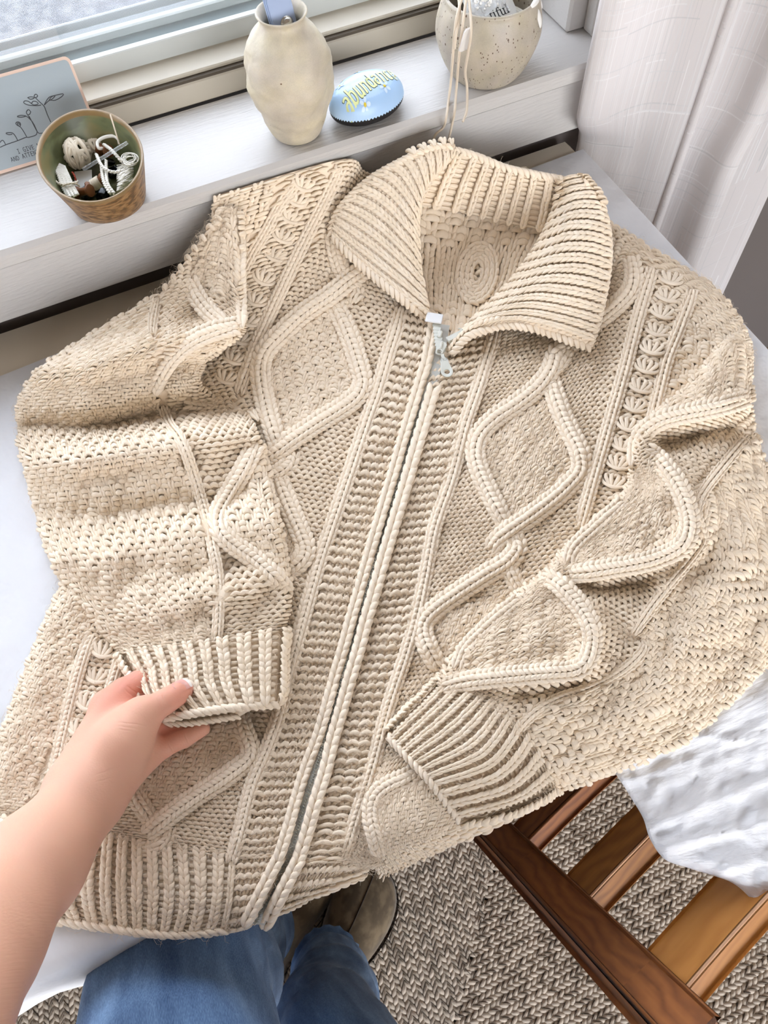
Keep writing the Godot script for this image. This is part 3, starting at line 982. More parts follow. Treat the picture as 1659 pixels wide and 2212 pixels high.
func cardigan() -> void:
	make_stitches()
	var c := thing("knitted_cardigan", "chunky cream cable-knit wool cardigan spread over the white-covered desk, zip half open", "cardigan")

	# inside of the back, seen in the neck
	var ib := sheet([[880, 425, 8, 985, 440, 8, 1060, 452, 8, 1130, 465, 8, 1215, 480, 8], [878, 540, 4, 960, 560, 2, 1030, 570, 2, 1100, 570, 3, 1180, 560, 6], [880, 650, 4, 950, 670, 2, 1010, 680, 2, 1070, 680, 3, 1150, 650, 6], [920, 780, 4, 955, 800, 3, 990, 810, 3, 1040, 790, 3, 1100, 730, 6]], 30, 36)
	var ibn := base("back_inside", ib, c)
	var oc := Vector2(1030, 592)
	knit(ibn, ib, 19.0, 14.0, func(u, v, i, j, q):
		var d: Vector2 = (q - oc).rotated(-0.18)
		var e := (d / Vector2(43, 70)).length()
		if e < 0.42: return ["P", 0.2, 1.0, 1.0]
		if e < 1.0: return ["", 0, 1, 1]
		if q.y > 660 or q.y < 535 - (q.x - 900) * 0.02: return moss(i, j)
		return ["K", 0.1, 0.9, 1.15] if q.y > 480 else ["P", 0.0, 1.0, 1.0])
	for k in 3:
		var ring := []
		for a in 25:
			var w := Vector2(cos(TAU * a / 24.0), sin(TAU * a / 24.0)) * Vector2(16 + 11 * k, 30 + 16 * k)
			w = w.rotated(0.18) + oc
			ring.append_array([w.x, w.y])
		cable("cable", ibn, ib, ring, 15.0, 1, 14.0, 4.0, "K", false)

	# left front (as seen)
	var lf := sheet([[462, 425, 16, 735, 345, 16, 790, 370, 16, 860, 400, 12, 890, 420, 8], [450, 560, 15, 668, 500, 15, 760, 520, 15, 850, 560, 14, 890, 580, 10], [430, 690, 14, 598, 640, 14, 705, 655, 15, 863, 692, 15, 941, 708, 13], [380, 800, 13, 548, 775, 14, 660, 785, 15, 825, 815, 15, 921, 835, 14], [320, 920, 13, 498, 900, 14, 610, 905, 15, 784, 940, 15, 885, 955, 14], [260, 1040, 13, 445, 1030, 14, 565, 1035, 14, 743, 1065, 14, 849, 1080, 14], [190, 1160, 12, 392, 1165, 14, 520, 1165, 14, 700, 1190, 14, 812, 1205, 14], [125, 1290, 12, 330, 1305, 14, 470, 1305, 14, 662, 1325, 14, 775, 1335, 14], [70, 1420, 12, 275, 1445, 15, 415, 1445, 14, 626, 1455, 14, 740, 1462, 14], [20, 1550, 12, 220, 1580, 16, 370, 1585, 15, 588, 1595, 15, 702, 1595, 14], [-35, 1690, 12, 165, 1715, 15, 320, 1725, 16, 533, 1735, 16, 660, 1730, 14], [-70, 1770, 11, 120, 1795, 13, 290, 1815, 14, 507, 1855, 15, 627, 1845, 13]], 64, 130, [[[610, 560, 690, 640], 5, 60], [[150, 1300, 60, 1500, 20, 1640], 8, 60]], [13, 2, 6, 0], 4.0, [0, 0.31, 0.52, 0.82, 1.0], 4.0)
	var lfn := base("left_front", lf, c)
	var d1 := p2([770, 640, 700, 670, 600, 745, 575, 790, 605, 960, 690, 905, 770, 850, 765, 790, 730, 690])
	var d2 := p2([600, 1040, 640, 1130, 650, 1190, 610, 1240, 540, 1180])
	var d3 := p2([310, 1640, 540, 1540, 530, 1640, 420, 1715, 320, 1770, 290, 1700])
	var ribl := p2([707, 422, 581, 686, 519, 845, 445, 1030, 392, 1165, 330, 1305, 262, 1410, 225, 1560, 165, 1715, 120, 1795])
	var bandl := p2([900, 560, 868, 680, 822, 830, 783, 945, 743, 1062, 700, 1190, 660, 1325, 624, 1455, 586, 1595, 531, 1735, 500, 1870])
	knit2(lfn, lf, func(u, v, i, j, q):
		var xb := x_at(q.y, bandl)
		if q.x > xb + 8:
			return ["", 0, 1, 1] if u > 0.97 else (["P", 0.35, 1.08, 1.35] if j % 2 == 0 else ["K", -0.25, 0.85, 1.2])
		if q.x > xb - 14: return ["", 0, 1, 1]
		var xr := x_at(q.y, ribl)
		if q.x < xr - 118 or (q.y > 1200 and q.x < xr - 92): return moss(i, j, 0.1)
		if absf(q.x - xr) < 12: return ["", 0, 1, 1]
		if inside(q, [d1, d2, d3]): return moss(i, j, 0.1)
		return ["P", 0.05, 1.0, 1.05])
	cable("cable", lfn, lf, [718, 505, 726, 550, 740, 590, 770, 628, 762, 645], 34, 2, 12, 4)
	cable("cable", lfn, lf, [815, 560, 791, 581, 755, 606, 715, 639, 655, 680, 602, 730, 574, 760, 564, 790, 565, 830, 577, 885, 590, 930, 604, 975], 38, 2, 12.5, 6)
	cable("cable", lfn, lf, [722, 660, 738, 690, 758, 738, 775, 790, 784, 828, 770, 860, 735, 886, 689, 914, 640, 946, 602, 974, 572, 996], 37, 2, 12.5, 6)
	cable("cable", lfn, lf, [632, 978, 626, 1003, 604, 1022, 570, 1036], 33, 2, 12, 5)
	cable("cable", lfn, lf, [600, 1034, 614, 1070, 631, 1110, 652, 1158, 661, 1190, 648, 1216, 618, 1238], 38, 2, 12.5, 6)
	cable("cable", lfn, lf, [520, 1545, 528, 1580, 542, 1612, 538, 1640, 512, 1662, 470, 1692, 422, 1722, 370, 1760, 318, 1802], 36, 2, 12.5, 6)
	cable("cable", lfn, lf, [290, 1700, 300, 1730, 318, 1758, 334, 1784], 34, 2, 12.5, 5)
	cable("cable", lfn, lf, [366, 1786, 360, 1812, 340, 1830, 306, 1836], 30, 2, 12, 4)
	cable("rib", lfn, lf, [735, 362, 707, 422, 668, 500, 625, 590, 581, 686, 548, 765, 519, 845], 25, 2, 12, 3.5)
	cable("rib", lfn, lf, [640, 395, 606, 440, 574, 500, 545, 550, 520, 600], 22, 2, 12, 3.5)
	cable("rib", lfn, lf, [270, 1395, 255, 1440, 240, 1490, 225, 1540], 22, 2, 12, 3)
	cable("rib", lfn, lf, [200, 1375, 185, 1406, 163, 1480, 141, 1566, 114, 1683, 85, 1780], 24, 2, 12, 3)
	motifs("horseshoe", lfn, lf, [650, 408, 637, 442, 623, 480, 606, 523, 588, 563, 565, 614, 548, 661, 533, 705, 517, 745, 500, 788, 484, 830], 52, 44)
	motifs("horseshoe", lfn, lf, [232, 1372, 217, 1422, 204, 1477, 185, 1534, 166, 1590, 150, 1640], 52, 54)
	cable("rib", lfn, lf, [868, 668, 855, 718, 838, 770, 816, 845, 795, 905, 768, 986, 748, 1045, 729, 1101, 706, 1168, 687, 1227, 655, 1340, 625, 1455, 606, 1535, 575, 1625, 543, 1700, 520, 1790, 500, 1860], 26, 2, 13, 4)

	# right front (as seen)
	var rf := sheet([[1205, 440, 10, 1235, 440, 10, 1290, 465, 12, 1400, 535, 14, 1530, 615, 12], [1085, 655, 10, 1130, 650, 12, 1240, 620, 15, 1395, 592, 18, 1592, 690, 15], [940, 786, 13, 1052, 768, 14, 1200, 740, 15, 1362, 700, 18, 1622, 775, 16], [906, 890, 14, 1020, 872, 14, 1170, 850, 15, 1335, 815, 16, 1600, 900, 14], [872, 1005, 14, 983, 992, 14, 1130, 970, 15, 1305, 935, 15, 1560, 1000, 12], [838, 1125, 14, 946, 1115, 14, 1095, 1095, 15, 1275, 1060, 14, 1500, 1100, 12], [802, 1245, 14, 918, 1235, 14, 1060, 1215, 15, 1240, 1185, 14, 1450, 1220, 12], [766, 1370, 14, 890, 1360, 14, 1020, 1340, 15, 1200, 1320, 14, 1400, 1350, 12], [729, 1500, 14, 849, 1495, 14, 975, 1480, 14, 1150, 1460, 14, 1350, 1480, 12], [692, 1630, 14, 811, 1630, 14, 900, 1620, 14, 1010, 1600, 14, 1180, 1600, 12], [652, 1760, 14, 772, 1758, 14, 830, 1760, 12, 920, 1750, 12, 1060, 1730, 10], [618, 1875, 11, 741, 1862, 10, 792, 1878, 4, 860, 1850, 2, 980, 1800, 0]], 60, 124, [[[1440, 640, 1395, 800, 1340, 1000], 3, 40]], [2, 8, 4, 0], 4.0, [0, 0.17, 0.42, 0.70, 1.0], 4.0)
	var rfn := base("right_front", rf, c)
	var e1 := p2([1195, 860, 1110, 905, 1055, 950, 1050, 1000, 1085, 1070, 1110, 1130, 1200, 1065, 1240, 1010, 1220, 950])
	var e2 := p2([1090, 1190, 1110, 1270, 1000, 1310, 940, 1340, 960, 1410, 1050, 1380, 1150, 1260])
	var ribr := p2([1404, 600, 1375, 696, 1351, 793, 1320, 901, 1296, 985, 1273, 1065, 1250, 1140])
	var bandr := p2([1070, 720, 1057, 760, 1006, 917, 976, 1032, 940, 1137, 922, 1227, 910, 1298, 879, 1407, 838, 1531, 807, 1647, 772, 1760, 741, 1860])
	knit2(rfn, rf, func(u, v, i, j, q):
		var xb := x_at(q.y, bandr)
		if q.x < xb - 10:
			return ["", 0, 1, 1] if u < 0.022 else (["P", 0.35, 1.08, 1.35] if j % 2 == 0 else ["K", -0.25, 0.85, 1.2])
		if q.x < xb + 14: return ["", 0, 1, 1]
		var xr := x_at(q.y, ribr)
		if absf(q.x - xr) < 12: return ["", 0, 1, 1]
		if q.x > xr + 108: return moss(i, j, 0.1)
		if inside(q, [e1, e2]): return moss(i, j, 0.1)
		return ["P", 0.05, 1.0, 1.05])
	cable("cable", rfn, rf, [1361, 560, 1368, 596, 1361, 630, 1332, 662, 1284, 699, 1255, 715], 36, 2, 12.5, 5)
	cable("cable", rfn, rf, [1240, 742, 1202, 764, 1192, 795, 1165, 835, 1120, 872, 1070, 905, 1036, 940, 1026, 975, 1032, 1010, 1052, 1058, 1078, 1108, 1092, 1135], 36, 2, 12.5, 6)
	cable("cable", rfn, rf, [1225, 735, 1215, 775, 1192, 800, 1180, 815], 34, 2, 12, 4)
	cable("cable", rfn, rf, [1188, 822, 1206, 880, 1226, 927, 1250, 975, 1255, 1015, 1232, 1046, 1200, 1076, 1150, 1114, 1105, 1145, 1076, 1166, 1062, 1184], 37, 2, 12.5, 6)
	cable("cable", rfn, rf, [1108, 1160, 1118, 1185, 1096, 1215, 1055, 1240, 1000, 1275, 955, 1306, 922, 1335, 912, 1362, 922, 1395, 945, 1440], 38, 2, 12.5, 6)
	cable("cable", rfn, rf, [1090, 1200, 1100, 1235, 1118, 1270], 34, 2, 12.5, 5)
	cable("rib", rfn, rf, [1408, 585, 1375, 696, 1351, 793, 1320, 901, 1296, 985, 1273, 1065, 1252, 1140], 26, 2, 12, 3.5)
	cable("rib", rfn, rf, [1494, 630, 1488, 653, 1464, 720, 1440, 780, 1416, 877, 1400, 930], 24, 2, 12, 3.5)
	motifs("horseshoe", rfn, rf, [1446, 618, 1438, 655, 1426, 690, 1415, 729, 1404, 768, 1392, 808, 1379, 850, 1366, 892, 1354, 934, 1342, 976, 1332, 1016, 1322, 1056], 54, 44)
	cable("rib", rfn, rf, [1074, 705, 1057, 760, 1034, 835, 1006, 917, 976, 1032, 940, 1137, 922, 1227, 905, 1310, 879, 1407, 838, 1531, 807, 1647, 772, 1760, 738, 1862], 25, 2, 13, 4)

	# hem, with the lower end of the front bands
	var hm := sheet([[-60, 1755, 14, 60, 1769, 14, 200, 1794, 14, 300, 1814, 15, 400, 1828, 15, 510, 1842, 14], [-70, 1880, 12, 40, 1900, 14, 190, 1920, 15, 300, 1935, 15, 405, 1945, 14, 500, 1945, 12], [-80, 1965, 8, 85, 1988, 7, 205, 2008, 6, 300, 2021, 5, 385, 2026, 2, 483, 2016, -2]], 60, 24, [], [8, 0, 0, 8], 3.0)
	var hmn := base("hem_ribbing", hm, c)
	knit(hmn, hm, 17.0, 12.5, func(u, v, i, j, q): return ["", 0, 1, 1] if v > 0.95 else ["K", 0.40, 1.25, 1.1] if i % 2 == 0 else ["L", -0.08, 0.95, 1.0], 31)
	cable("edge", hmn, hm, [-60, 1962, 85, 1982, 205, 2001, 300, 2014, 385, 2019, 483, 2010], 17, 1, 19, 5.0, "D", false)
	var hb := sheet([[505, 1850, 14, 565, 1848, 14, 622, 1846, 13], [494, 1935, 11, 545, 1930, 11, 590, 1925, 10], [480, 2017, -2, 515, 2010, -4, 549, 2000, -5]], 12, 16, [], [0, 2, 0, 6], 3.0)
	var hbn := base("left_band_end", hb, c)
	knit(hbn, hb, 14.6, 10.4, func(u, v, i, j, q): return ["", 0, 1, 1] if u > 0.88 else (["P", 0.35, 1.08, 1.35] if j % 2 == 0 else ["K", -0.25, 0.85, 1.2]))
	var hr := sheet([[620, 1858, 13, 680, 1855, 12, 742, 1850, 11, 796, 1850, 4], [592, 1930, 8, 645, 1925, 8, 700, 1912, 4, 790, 1882, -12], [549, 2002, -5, 600, 1972, -10, 680, 1930, -18, 780, 1890, -30]], 22, 14, [], [0, 4, 0, 6], 3.0)
	var hrn := base("right_band_end", hr, c)
	knit(hrn, hr, 14.6, 10.4, func(u, v, i, j, q): return ["", 0, 1, 1] if u < 0.1 else (["P", 0.3, 1.08, 1.35] if j % 2 == 0 else ["K", -0.25, 0.85, 1.2]))

	# lower right corner of the right front, curled under the cuff
	var cn := sheet([[830, 1640, 16, 900, 1620, 20, 1000, 1600, 20, 1180, 1560, 16], [792, 1720, 20, 860, 1705, 26, 980, 1690, 26, 1190, 1640, 20], [786, 1790, 18, 850, 1775, 27, 980, 1745, 26, 1195, 1690, 18], [800, 1850, 8, 850, 1830, 18, 960, 1795, 16, 1190, 1710, 8], [832, 1886, -8, 880, 1862, -4, 990, 1810, -6, 1188, 1716, -6]], 36, 28, [], [14, 0, 0, 16], 5.0)
	var cnn := base("curled_corner", cn, c)
	knit2(cnn, cn, func(u, v, i, j, q): return ["P", 0, 1, 1] if v < 0.2 else moss(i, j, 0.1))
	cable("cable", cnn, cn, [905, 1662, 880, 1680, 840, 1698, 812, 1722, 804, 1760, 812, 1800, 822, 1840], 38, 2, 12.5, 4)

	# left sleeve (as seen) with its folds
	var ls := sheet([[476, 452, 40, 492, 450, 46, 506, 452, 48, 520, 462, 40], [412, 545, 40, 450, 550, 52, 490, 560, 58, 522, 590, 46], [332, 645, 34, 395, 640, 50, 465, 645, 60, 527, 680, 50], [190, 735, 30, 300, 720, 52, 410, 705, 58, 524, 722, 50], [84, 806, 28, 200, 790, 54, 320, 775, 58, 446, 775, 52], [42, 872, 26, 160, 865, 52, 310, 850, 50, 436, 836, 50], [42, 935, 24, 180, 930, 44, 330, 910, 38, 520, 890, 34], [60, 1020, 22, 200, 1000, 46, 370, 975, 48, 560, 945, 42], [85, 1120, 20, 230, 1105, 42, 400, 1085, 48, 588, 1070, 42], [130, 1235, 20, 270, 1225, 40, 430, 1205, 48, 612, 1180, 40], [205, 1345, 20, 320, 1330, 38, 460, 1310, 44, 627, 1290, 36], [262, 1412, 22, 365, 1400, 38, 480, 1385, 42, 614, 1362, 34]], 56, 96, [[[110, 800, 250, 770, 380, 735, 515, 712], 21, 34], [[70, 920, 200, 925, 330, 900, 430, 880, 500, 888], -30, 36], [[90, 1000, 230, 985, 390, 955, 550, 925], 18, 36], [[100, 1110, 240, 1120, 400, 1100, 500, 1075], -15, 38], [[150, 1215, 300, 1190, 440, 1150, 600, 1130], 8, 38], [[430, 560, 440, 620, 420, 690], -14, 30], [[515, 480, 522, 600, 525, 690], 12, 20], [[330, 1330, 420, 1290, 540, 1270], 8, 34]], [24, 26, 0, 0], 4.5, [], 6.0)
	var lsn := base("left_sleeve", ls, c)
	var lrib := p2([345, 640, 332, 720, 350, 850, 359, 902, 392, 953, 443, 1105, 472, 1248, 468, 1400])
	var lm := [p2([560, 955, 478, 1120, 495, 1165, 625, 1290, 620, 1180]), p2([520, 705, 430, 735, 375, 778, 340, 850, 400, 860, 440, 800]), p2([480, 450, 530, 450, 530, 600, 470, 640, 412, 600])]
	knit2(lsn, ls, func(u, v, i, j, q):
		var xr := x_at(q.y, lrib)
		if absf(q.x - xr) < 9 and q.y > 630: return ["", 0, 1, 1]
		if q.x < xr or inside(q, lm): return moss(i, j, 0.1)
		return ["P", 0.05, 1.0, 1.05])
	cable("rib", lsn, ls, [340, 650, 332, 690, 330, 722], 20, 2, 12, 3)
	cable("rib", lsn, ls, [352, 880, 366, 915, 392, 953, 420, 1030, 443, 1105, 460, 1180, 472, 1248, 473, 1320, 468, 1398], 20, 2, 12, 3)
	cable("cable", lsn, ls, [553, 962, 525, 1018, 495, 1070, 473, 1113, 477, 1150, 505, 1178, 548, 1208, 590, 1245, 618, 1276], 36, 2, 12.5, 6)
	cable("cable", lsn, ls, [512, 706, 470, 716, 421, 736, 380, 766, 350, 805, 330, 846], 36, 2, 12.5, 5)
	cable("cable", lsn, ls, [408, 606, 424, 640, 448, 672, 480, 700], 36, 2, 12.5, 5)
	cable("cable", lsn, ls, [400, 868, 440, 872, 490, 878, 530, 892, 548, 908], 32, 2, 12.5, 5)
	cable("edge", lsn, ls, [512, 470, 519, 530, 519, 590, 521, 650, 522, 700], 22, 1, 13, 3)
	var lc := sheet([[260, 1408, 26, 350, 1398, 40, 470, 1382, 45, 614, 1358, 35], [285, 1450, 33, 365, 1440, 46, 475, 1430, 46, 612, 1412, 35], [305, 1490, 39, 375, 1492, 50, 480, 1480, 46, 608, 1470, 34], [352, 1558, 44, 420, 1546, 50, 500, 1534, 46, 602, 1526, 35]], 40, 22, [], [14, 12, 0, 5], 3.0)
	var lcn := base("left_cuff", lc, c)
	knit(lcn, lc, 15.0, 13.0, func(u, v, i, j, q): return ["", 0, 1, 1] if v > 0.95 else ["K", 0.40, 1.2, 1.1] if i % 2 == 0 else ["L", -0.08, 0.95, 1.0], 21)
	cable("edge", lcn, lc, [352, 1552, 420, 1540, 500, 1529, 600, 1521], 17, 1, 17, 5.0, "D", false)
	var lu := sheet([[345, 1520, 38, 430, 1520, 38, 600, 1500, 30], [350, 1563, 37, 430, 1560, 36, 520, 1548, 30]], 14, 4, [], [0, 0, 0, 3], 2.0)
	var lun := base("left_cuff_underside", lu, c)
	cable("edge", lun, lu, [352, 1562, 400, 1562, 450, 1556, 515, 1546], 14, 1, 15, 2.0, "D", false)

	# right sleeve (as seen)
	var rs := sheet([[1560, 745, 26, 1580, 735, 36, 1600, 740, 34, 1618, 770, 18], [1490, 835, 34, 1540, 825, 48, 1580, 835, 46, 1620, 865, 22], [1405, 908, 36, 1480, 905, 44, 1560, 925, 44, 1640, 975, 22], [1366, 985, 36, 1450, 990, 38, 1560, 1030, 40, 1680, 1110, 22], [1352, 1065, 34, 1430, 1070, 48, 1560, 1130, 36, 1715, 1260, 20], [1245, 1165, 34, 1370, 1170, 48, 1520, 1260, 36, 1690, 1390, 16], [1180, 1230, 36, 1310, 1250, 42, 1460, 1350, 34, 1610, 1490, 8], [1100, 1300, 36, 1240, 1340, 46, 1390, 1430, 34, 1500, 1595, 2], [1010, 1385, 36, 1150, 1425, 46, 1270, 1515, 38, 1330, 1662, 10], [935, 1475, 34, 1030, 1510, 38, 1110, 1575, 38, 1190, 1712, 14]], 60, 90, [[[1600, 870, 1500, 890, 1420, 912, 1380, 955], 11, 26], [[1560, 930, 1480, 950, 1430, 960], -16, 26], [[1390, 985, 1440, 1030, 1480, 1090, 1482, 1150], 11, 26], [[1470, 1180, 1400, 1215, 1300, 1235], 8, 24], [[1380, 1265, 1300, 1275, 1240, 1265], -14, 22], [[1200, 1255, 1255, 1320, 1275, 1380, 1265, 1420], 11, 24], [[1350, 1380, 1300, 1330], -8, 24], [[1260, 1445, 1150, 1465, 1050, 1475], 8, 22], [[1240, 1480, 1130, 1505], -9, 22], [[1520, 1080, 1515, 1170, 1450, 1250, 1370, 1370], 5, 20], [[1560, 1250, 1480, 1420, 1360, 1540], 8, 46]], [24, 24, 0, 0], 5.0, [], 6.0)
	var rsn := base("right_sleeve", rs, c)
	var rrib := p2([1640, 920, 1622, 936, 1518, 1065, 1503, 1111, 1516, 1172, 1457, 1249, 1371, 1365, 1390, 1405, 1346, 1448, 1273, 1488, 1202, 1512, 1142, 1551, 1084, 1621])
	var rm := [p2([1365, 1020, 1408, 982, 1444, 1022, 1481, 1080, 1490, 1141, 1472, 1181, 1426, 1206, 1334, 1227, 1227, 1243, 1200, 1190, 1330, 1080]), p2([1130, 1270, 1181, 1249, 1251, 1310, 1279, 1356, 1273, 1418, 1242, 1448, 1150, 1460, 991, 1473, 960, 1420]), p2([1560, 740, 1600, 740, 1620, 870, 1500, 880, 1400, 920, 1400, 900])]
	var rmoss := p2([1640, 920, 1622, 936, 1518, 1065, 1503, 1111, 1516, 1172, 1457, 1249, 1371, 1365, 1390, 1405, 1346, 1448, 1273, 1488, 1202, 1512, 1142, 1551, 1084, 1621, 1160, 1720, 1400, 1700, 1750, 1500, 1750, 900])
	knit2(rsn, rs, func(u, v, i, j, q):
		if seg_d(q.x, q.y, rrib) < 9: return ["", 0, 1, 1]
		if inside(q, rm) or Geometry2D.is_point_in_polygon(q, rmoss): return moss(i, j, 0.1)
		return ["P", 0.05, 1.0, 1.05])
	cable("rib", rsn, rs, [1622, 936, 1572, 995, 1518, 1065, 1503, 1111, 1514, 1150, 1516, 1172, 1490, 1210, 1457, 1249, 1410, 1308, 1371, 1365], 20, 2, 12, 3)
	cable("rib", rsn, rs, [1388, 1385, 1390, 1405, 1346, 1448, 1273, 1488, 1202, 1512, 1142, 1551, 1084, 1621], 20, 2, 12, 3)
	cable("cable", rsn, rs, [1612, 864, 1560, 880, 1518, 890, 1470, 899, 1426, 911, 1394, 932, 1376, 962, 1372, 1000], 36, 2, 12.5, 5)
	cable("cable", rsn, rs, [1395, 975, 1418, 992, 1444, 1022, 1466, 1056, 1483, 1100, 1488, 1141, 1472, 1181, 1426, 1206, 1380, 1219, 1334, 1227, 1280, 1236, 1227, 1243], 36, 2, 12.5, 6)
	cable("cable", rsn, rs, [1345, 1090, 1290, 1140, 1242, 1185, 1230, 1215], 34, 2, 12.5, 4)
	cable("cable", rsn, rs, [1175, 1248, 1205, 1262, 1251, 1310, 1276, 1356, 1278, 1395, 1266, 1432, 1240, 1449, 1190, 1454, 1142, 1458, 1051, 1467, 1000, 1474, 962, 1484], 36, 2, 12.5, 6)
	cable("cable", rsn, rs, [1120, 1300, 1060, 1350, 1010, 1400, 990, 1440], 34, 2, 12.5, 4)
	var rc := sheet([[955, 1462, 34, 1045, 1500, 40, 1125, 1566, 40, 1205, 1706, 18], [905, 1515, 34, 975, 1570, 42, 1060, 1650, 40, 1120, 1745, 20], [832, 1590, 32, 880, 1640, 40, 930, 1695, 40, 992, 1778, 24]], 44, 22, [], [20, 14, 0, 10], 3.5)
	var rcn := base("right_cuff", rc, c)
	knit(rcn, rc, 14.0, 12.5, func(u, v, i, j, q): return ["", 0, 1, 1] if v > 0.95 else ["K", 0.40, 1.2, 1.1] if i % 2 == 0 else ["L", -0.08, 0.95, 1.0], 25)
	cable("edge", rcn, rc, [838, 1590, 884, 1639, 934, 1693, 993, 1772], 16, 1, 16, 5.0, "D", false)

	# collar: standing back, then the two turned-down points
	var cb := sheet([[960, 318, 70, 1030, 336, 68, 1090, 360, 66, 1150, 374, 64, 1222, 388, 62], [930, 372, 48, 1008, 388, 46, 1075, 410, 44, 1140, 424, 44, 1214, 440, 44], [898, 440, 24, 985, 456, 22, 1055, 472, 20, 1125, 488, 20, 1200, 504, 22]], 40, 20, [], [0, 0, 10, 0], 3.0)
	var cbn := base("collar_stand", cb, c)
	knit(cbn, cb, 15.0, 9.6, func(u, v, i, j, q): return ["", 0, 1, 1] if v < 0.05 else ["K", 0.3, 0.85, 1.2] if i % 2 == 0 else ["L", -0.05, 1.25, 1.05], 19)
	cable("edge", cbn, cb, [966, 320, 1030, 338, 1090, 362, 1150, 376, 1218, 389], 15, 1, 13, 5.0, "D", false)
	var cl := sheet([[716, 512, 30, 745, 548, 34, 795, 596, 36, 862, 650, 36, 936, 702, 22], [720, 478, 34, 758, 506, 42, 812, 547, 46, 870, 598, 44, 922, 655, 28], [744, 435, 40, 790, 455, 50, 835, 490, 54, 880, 540, 52, 906, 585, 34], [800, 383, 52, 835, 400, 60, 865, 430, 62, 888, 468, 58, 900, 505, 38], [868, 343, 62, 888, 357, 70, 900, 382, 70, 908, 412, 62, 906, 446, 42], [932, 315, 68, 940, 325, 76, 944, 345, 74, 940, 370, 64, 930, 395, 46], [982, 315, 66, 984, 320, 76, 984, 328, 76, 980, 340, 64, 972, 355, 50]], 30, 56, [], [12, 14, 10, 0], 3.0)
	var cln := base("left_collar_point", cl, c)
	knit_turned(cln, cl, 11.5, 34)
	cable("edge", cln, cl, [716, 507, 721, 478, 746, 437, 800, 387, 868, 348, 932, 320, 974, 317], 15, 1, 13, 6.0, "D", false)
	cable("edge", cln, cl, [718, 508, 747, 542, 797, 589, 864, 643, 932, 696], 15, 1, 13, 4.0, "D", false)
	var cr_ := sheet([[962, 778, 20, 1008, 726, 36, 1090, 700, 44, 1180, 714, 44, 1276, 754, 32], [1008, 712, 22, 1060, 686, 42, 1130, 672, 50, 1210, 683, 50, 1290, 708, 36], [1064, 655, 24, 1110, 640, 46, 1170, 628, 56, 1240, 635, 56, 1304, 652, 40], [1114, 600, 26, 1150, 588, 48, 1205, 575, 60, 1260, 575, 58, 1315, 592, 42], [1155, 545, 30, 1185, 530, 52, 1230, 515, 62, 1275, 515, 60, 1319, 532, 44], [1184, 490, 34, 1210, 470, 56, 1245, 455, 64, 1280, 455, 62, 1309, 470, 46], [1203, 430, 40, 1222, 415, 60, 1248, 405, 68, 1268, 405, 66, 1286, 420, 50], [1210, 395, 48, 1222, 384, 62, 1238, 379, 68, 1250, 381, 66, 1260, 390, 54]], 34, 56, [], [16, 12, 10, 4], 3.0)
	var crn := base("right_collar_point", cr_, c)
	knit_turned(crn, cr_, 11.5, 36)
	cable("edge", crn, cr_, [1262, 395, 1286, 422, 1307, 470, 1316, 532, 1312, 592, 1301, 652, 1288, 705, 1273, 748], 15, 1, 13, 6.0, "D", false)
	cable("edge", crn, cr_, [975, 766, 1008, 729, 1050, 712, 1090, 703, 1135, 706, 1180, 717, 1225, 734, 1273, 750], 15, 1, 13, 4.0, "D", false)

	# zip: tape, coil, the ropes that border it, slider and pull
	var zl := [952, 700, 944, 745, 935, 790, 921, 835, 905, 888, 885, 955, 868, 1015, 849, 1080, 831, 1140, 812, 1205, 794, 1270, 775, 1335, 758, 1400, 740, 1462, 721, 1530, 702, 1595, 682, 1660, 660, 1730, 642, 1795, 622, 1858, 585, 1930, 552, 1996]
	var left := []
	var right := []
	for k in range(0, zl.size(), 2):
		var w := 15.0 + (5.0 if zl[k + 1] > 1600 else 0.0)
		left.append_array([zl[k] - w, zl[k + 1] - 3])
		if zl[k + 1] > 800:
			right.append_array([zl[k] + w + 2, zl[k + 1] + 3])
	cable("zip_edge", lfn, lf, left.slice(0, -4), 22, 1, 19, 4, "K", false)
	cable("zip_edge", rfn, rf, right.slice(0, -4), 25, 1, 20, 5, "K", false)
	cable("zip_edge", hbn, hb, left.slice(-6), 24, 1, 21, 4, "K", false)
	cable("zip_edge", hrn, hr, right.slice(-6), 26, 1, 21, 4, "K", false)
	zipper(c, zl)

func knit_turned(part: Node3D, s: Sheet, step: float, wales: int) -> void:   # ribs that run across the sheet, from its left edge to its right
	var k := []
	var lad := []
	var tint := []
	for i in wales:
		var v := (i + 0.5) / wales
		var len := 0.0
		for a in 8:
			len += s.pix((a + 1) / 8.0, v).distance_to(s.pix(a / 8.0, v))
		var n := maxi(2, int(round(len / step)))
		for j in n:
			var u := (j + 0.5) / n
			if u < 0.055 or u > 0.95:
				continue
			var ez := s.at(minf(u + 0.5 / n, 1), v) - s.at(maxf(u - 0.5 / n, 0), v)
			var ex := s.at(u, maxf(v - 0.5 / wales, 0)) - s.at(u, minf(v + 0.5 / wales, 1))
			var nn := ez.cross(ex).normalized()
			if nn.y < 0:
				ex = -ex
				nn = -nn
			var ry := minf((ex.length() + ez.length()) * 0.5, 0.0095) * rng.randf_range(0.92, 1.1)
			var o := s.at(u, v)
			if i % 2 == 0:
				k.append(Transform3D(Basis(ex * 1.45, nn * ry, ez / 0.7 * 1.15), o + nn * ry * 0.35))
				tint.append(TINT[rng.randi() % 4])
			else:
				lad.append(Transform3D(Basis(ex * 1.0, nn * ry, ez / 0.7), o - nn * ry * 0.05))
	multi("knit_stitches", SM["K"], M.yarn, k, part, tint)
	multi("ladder_stitches", SM["L"], M.yarn, lad, part)

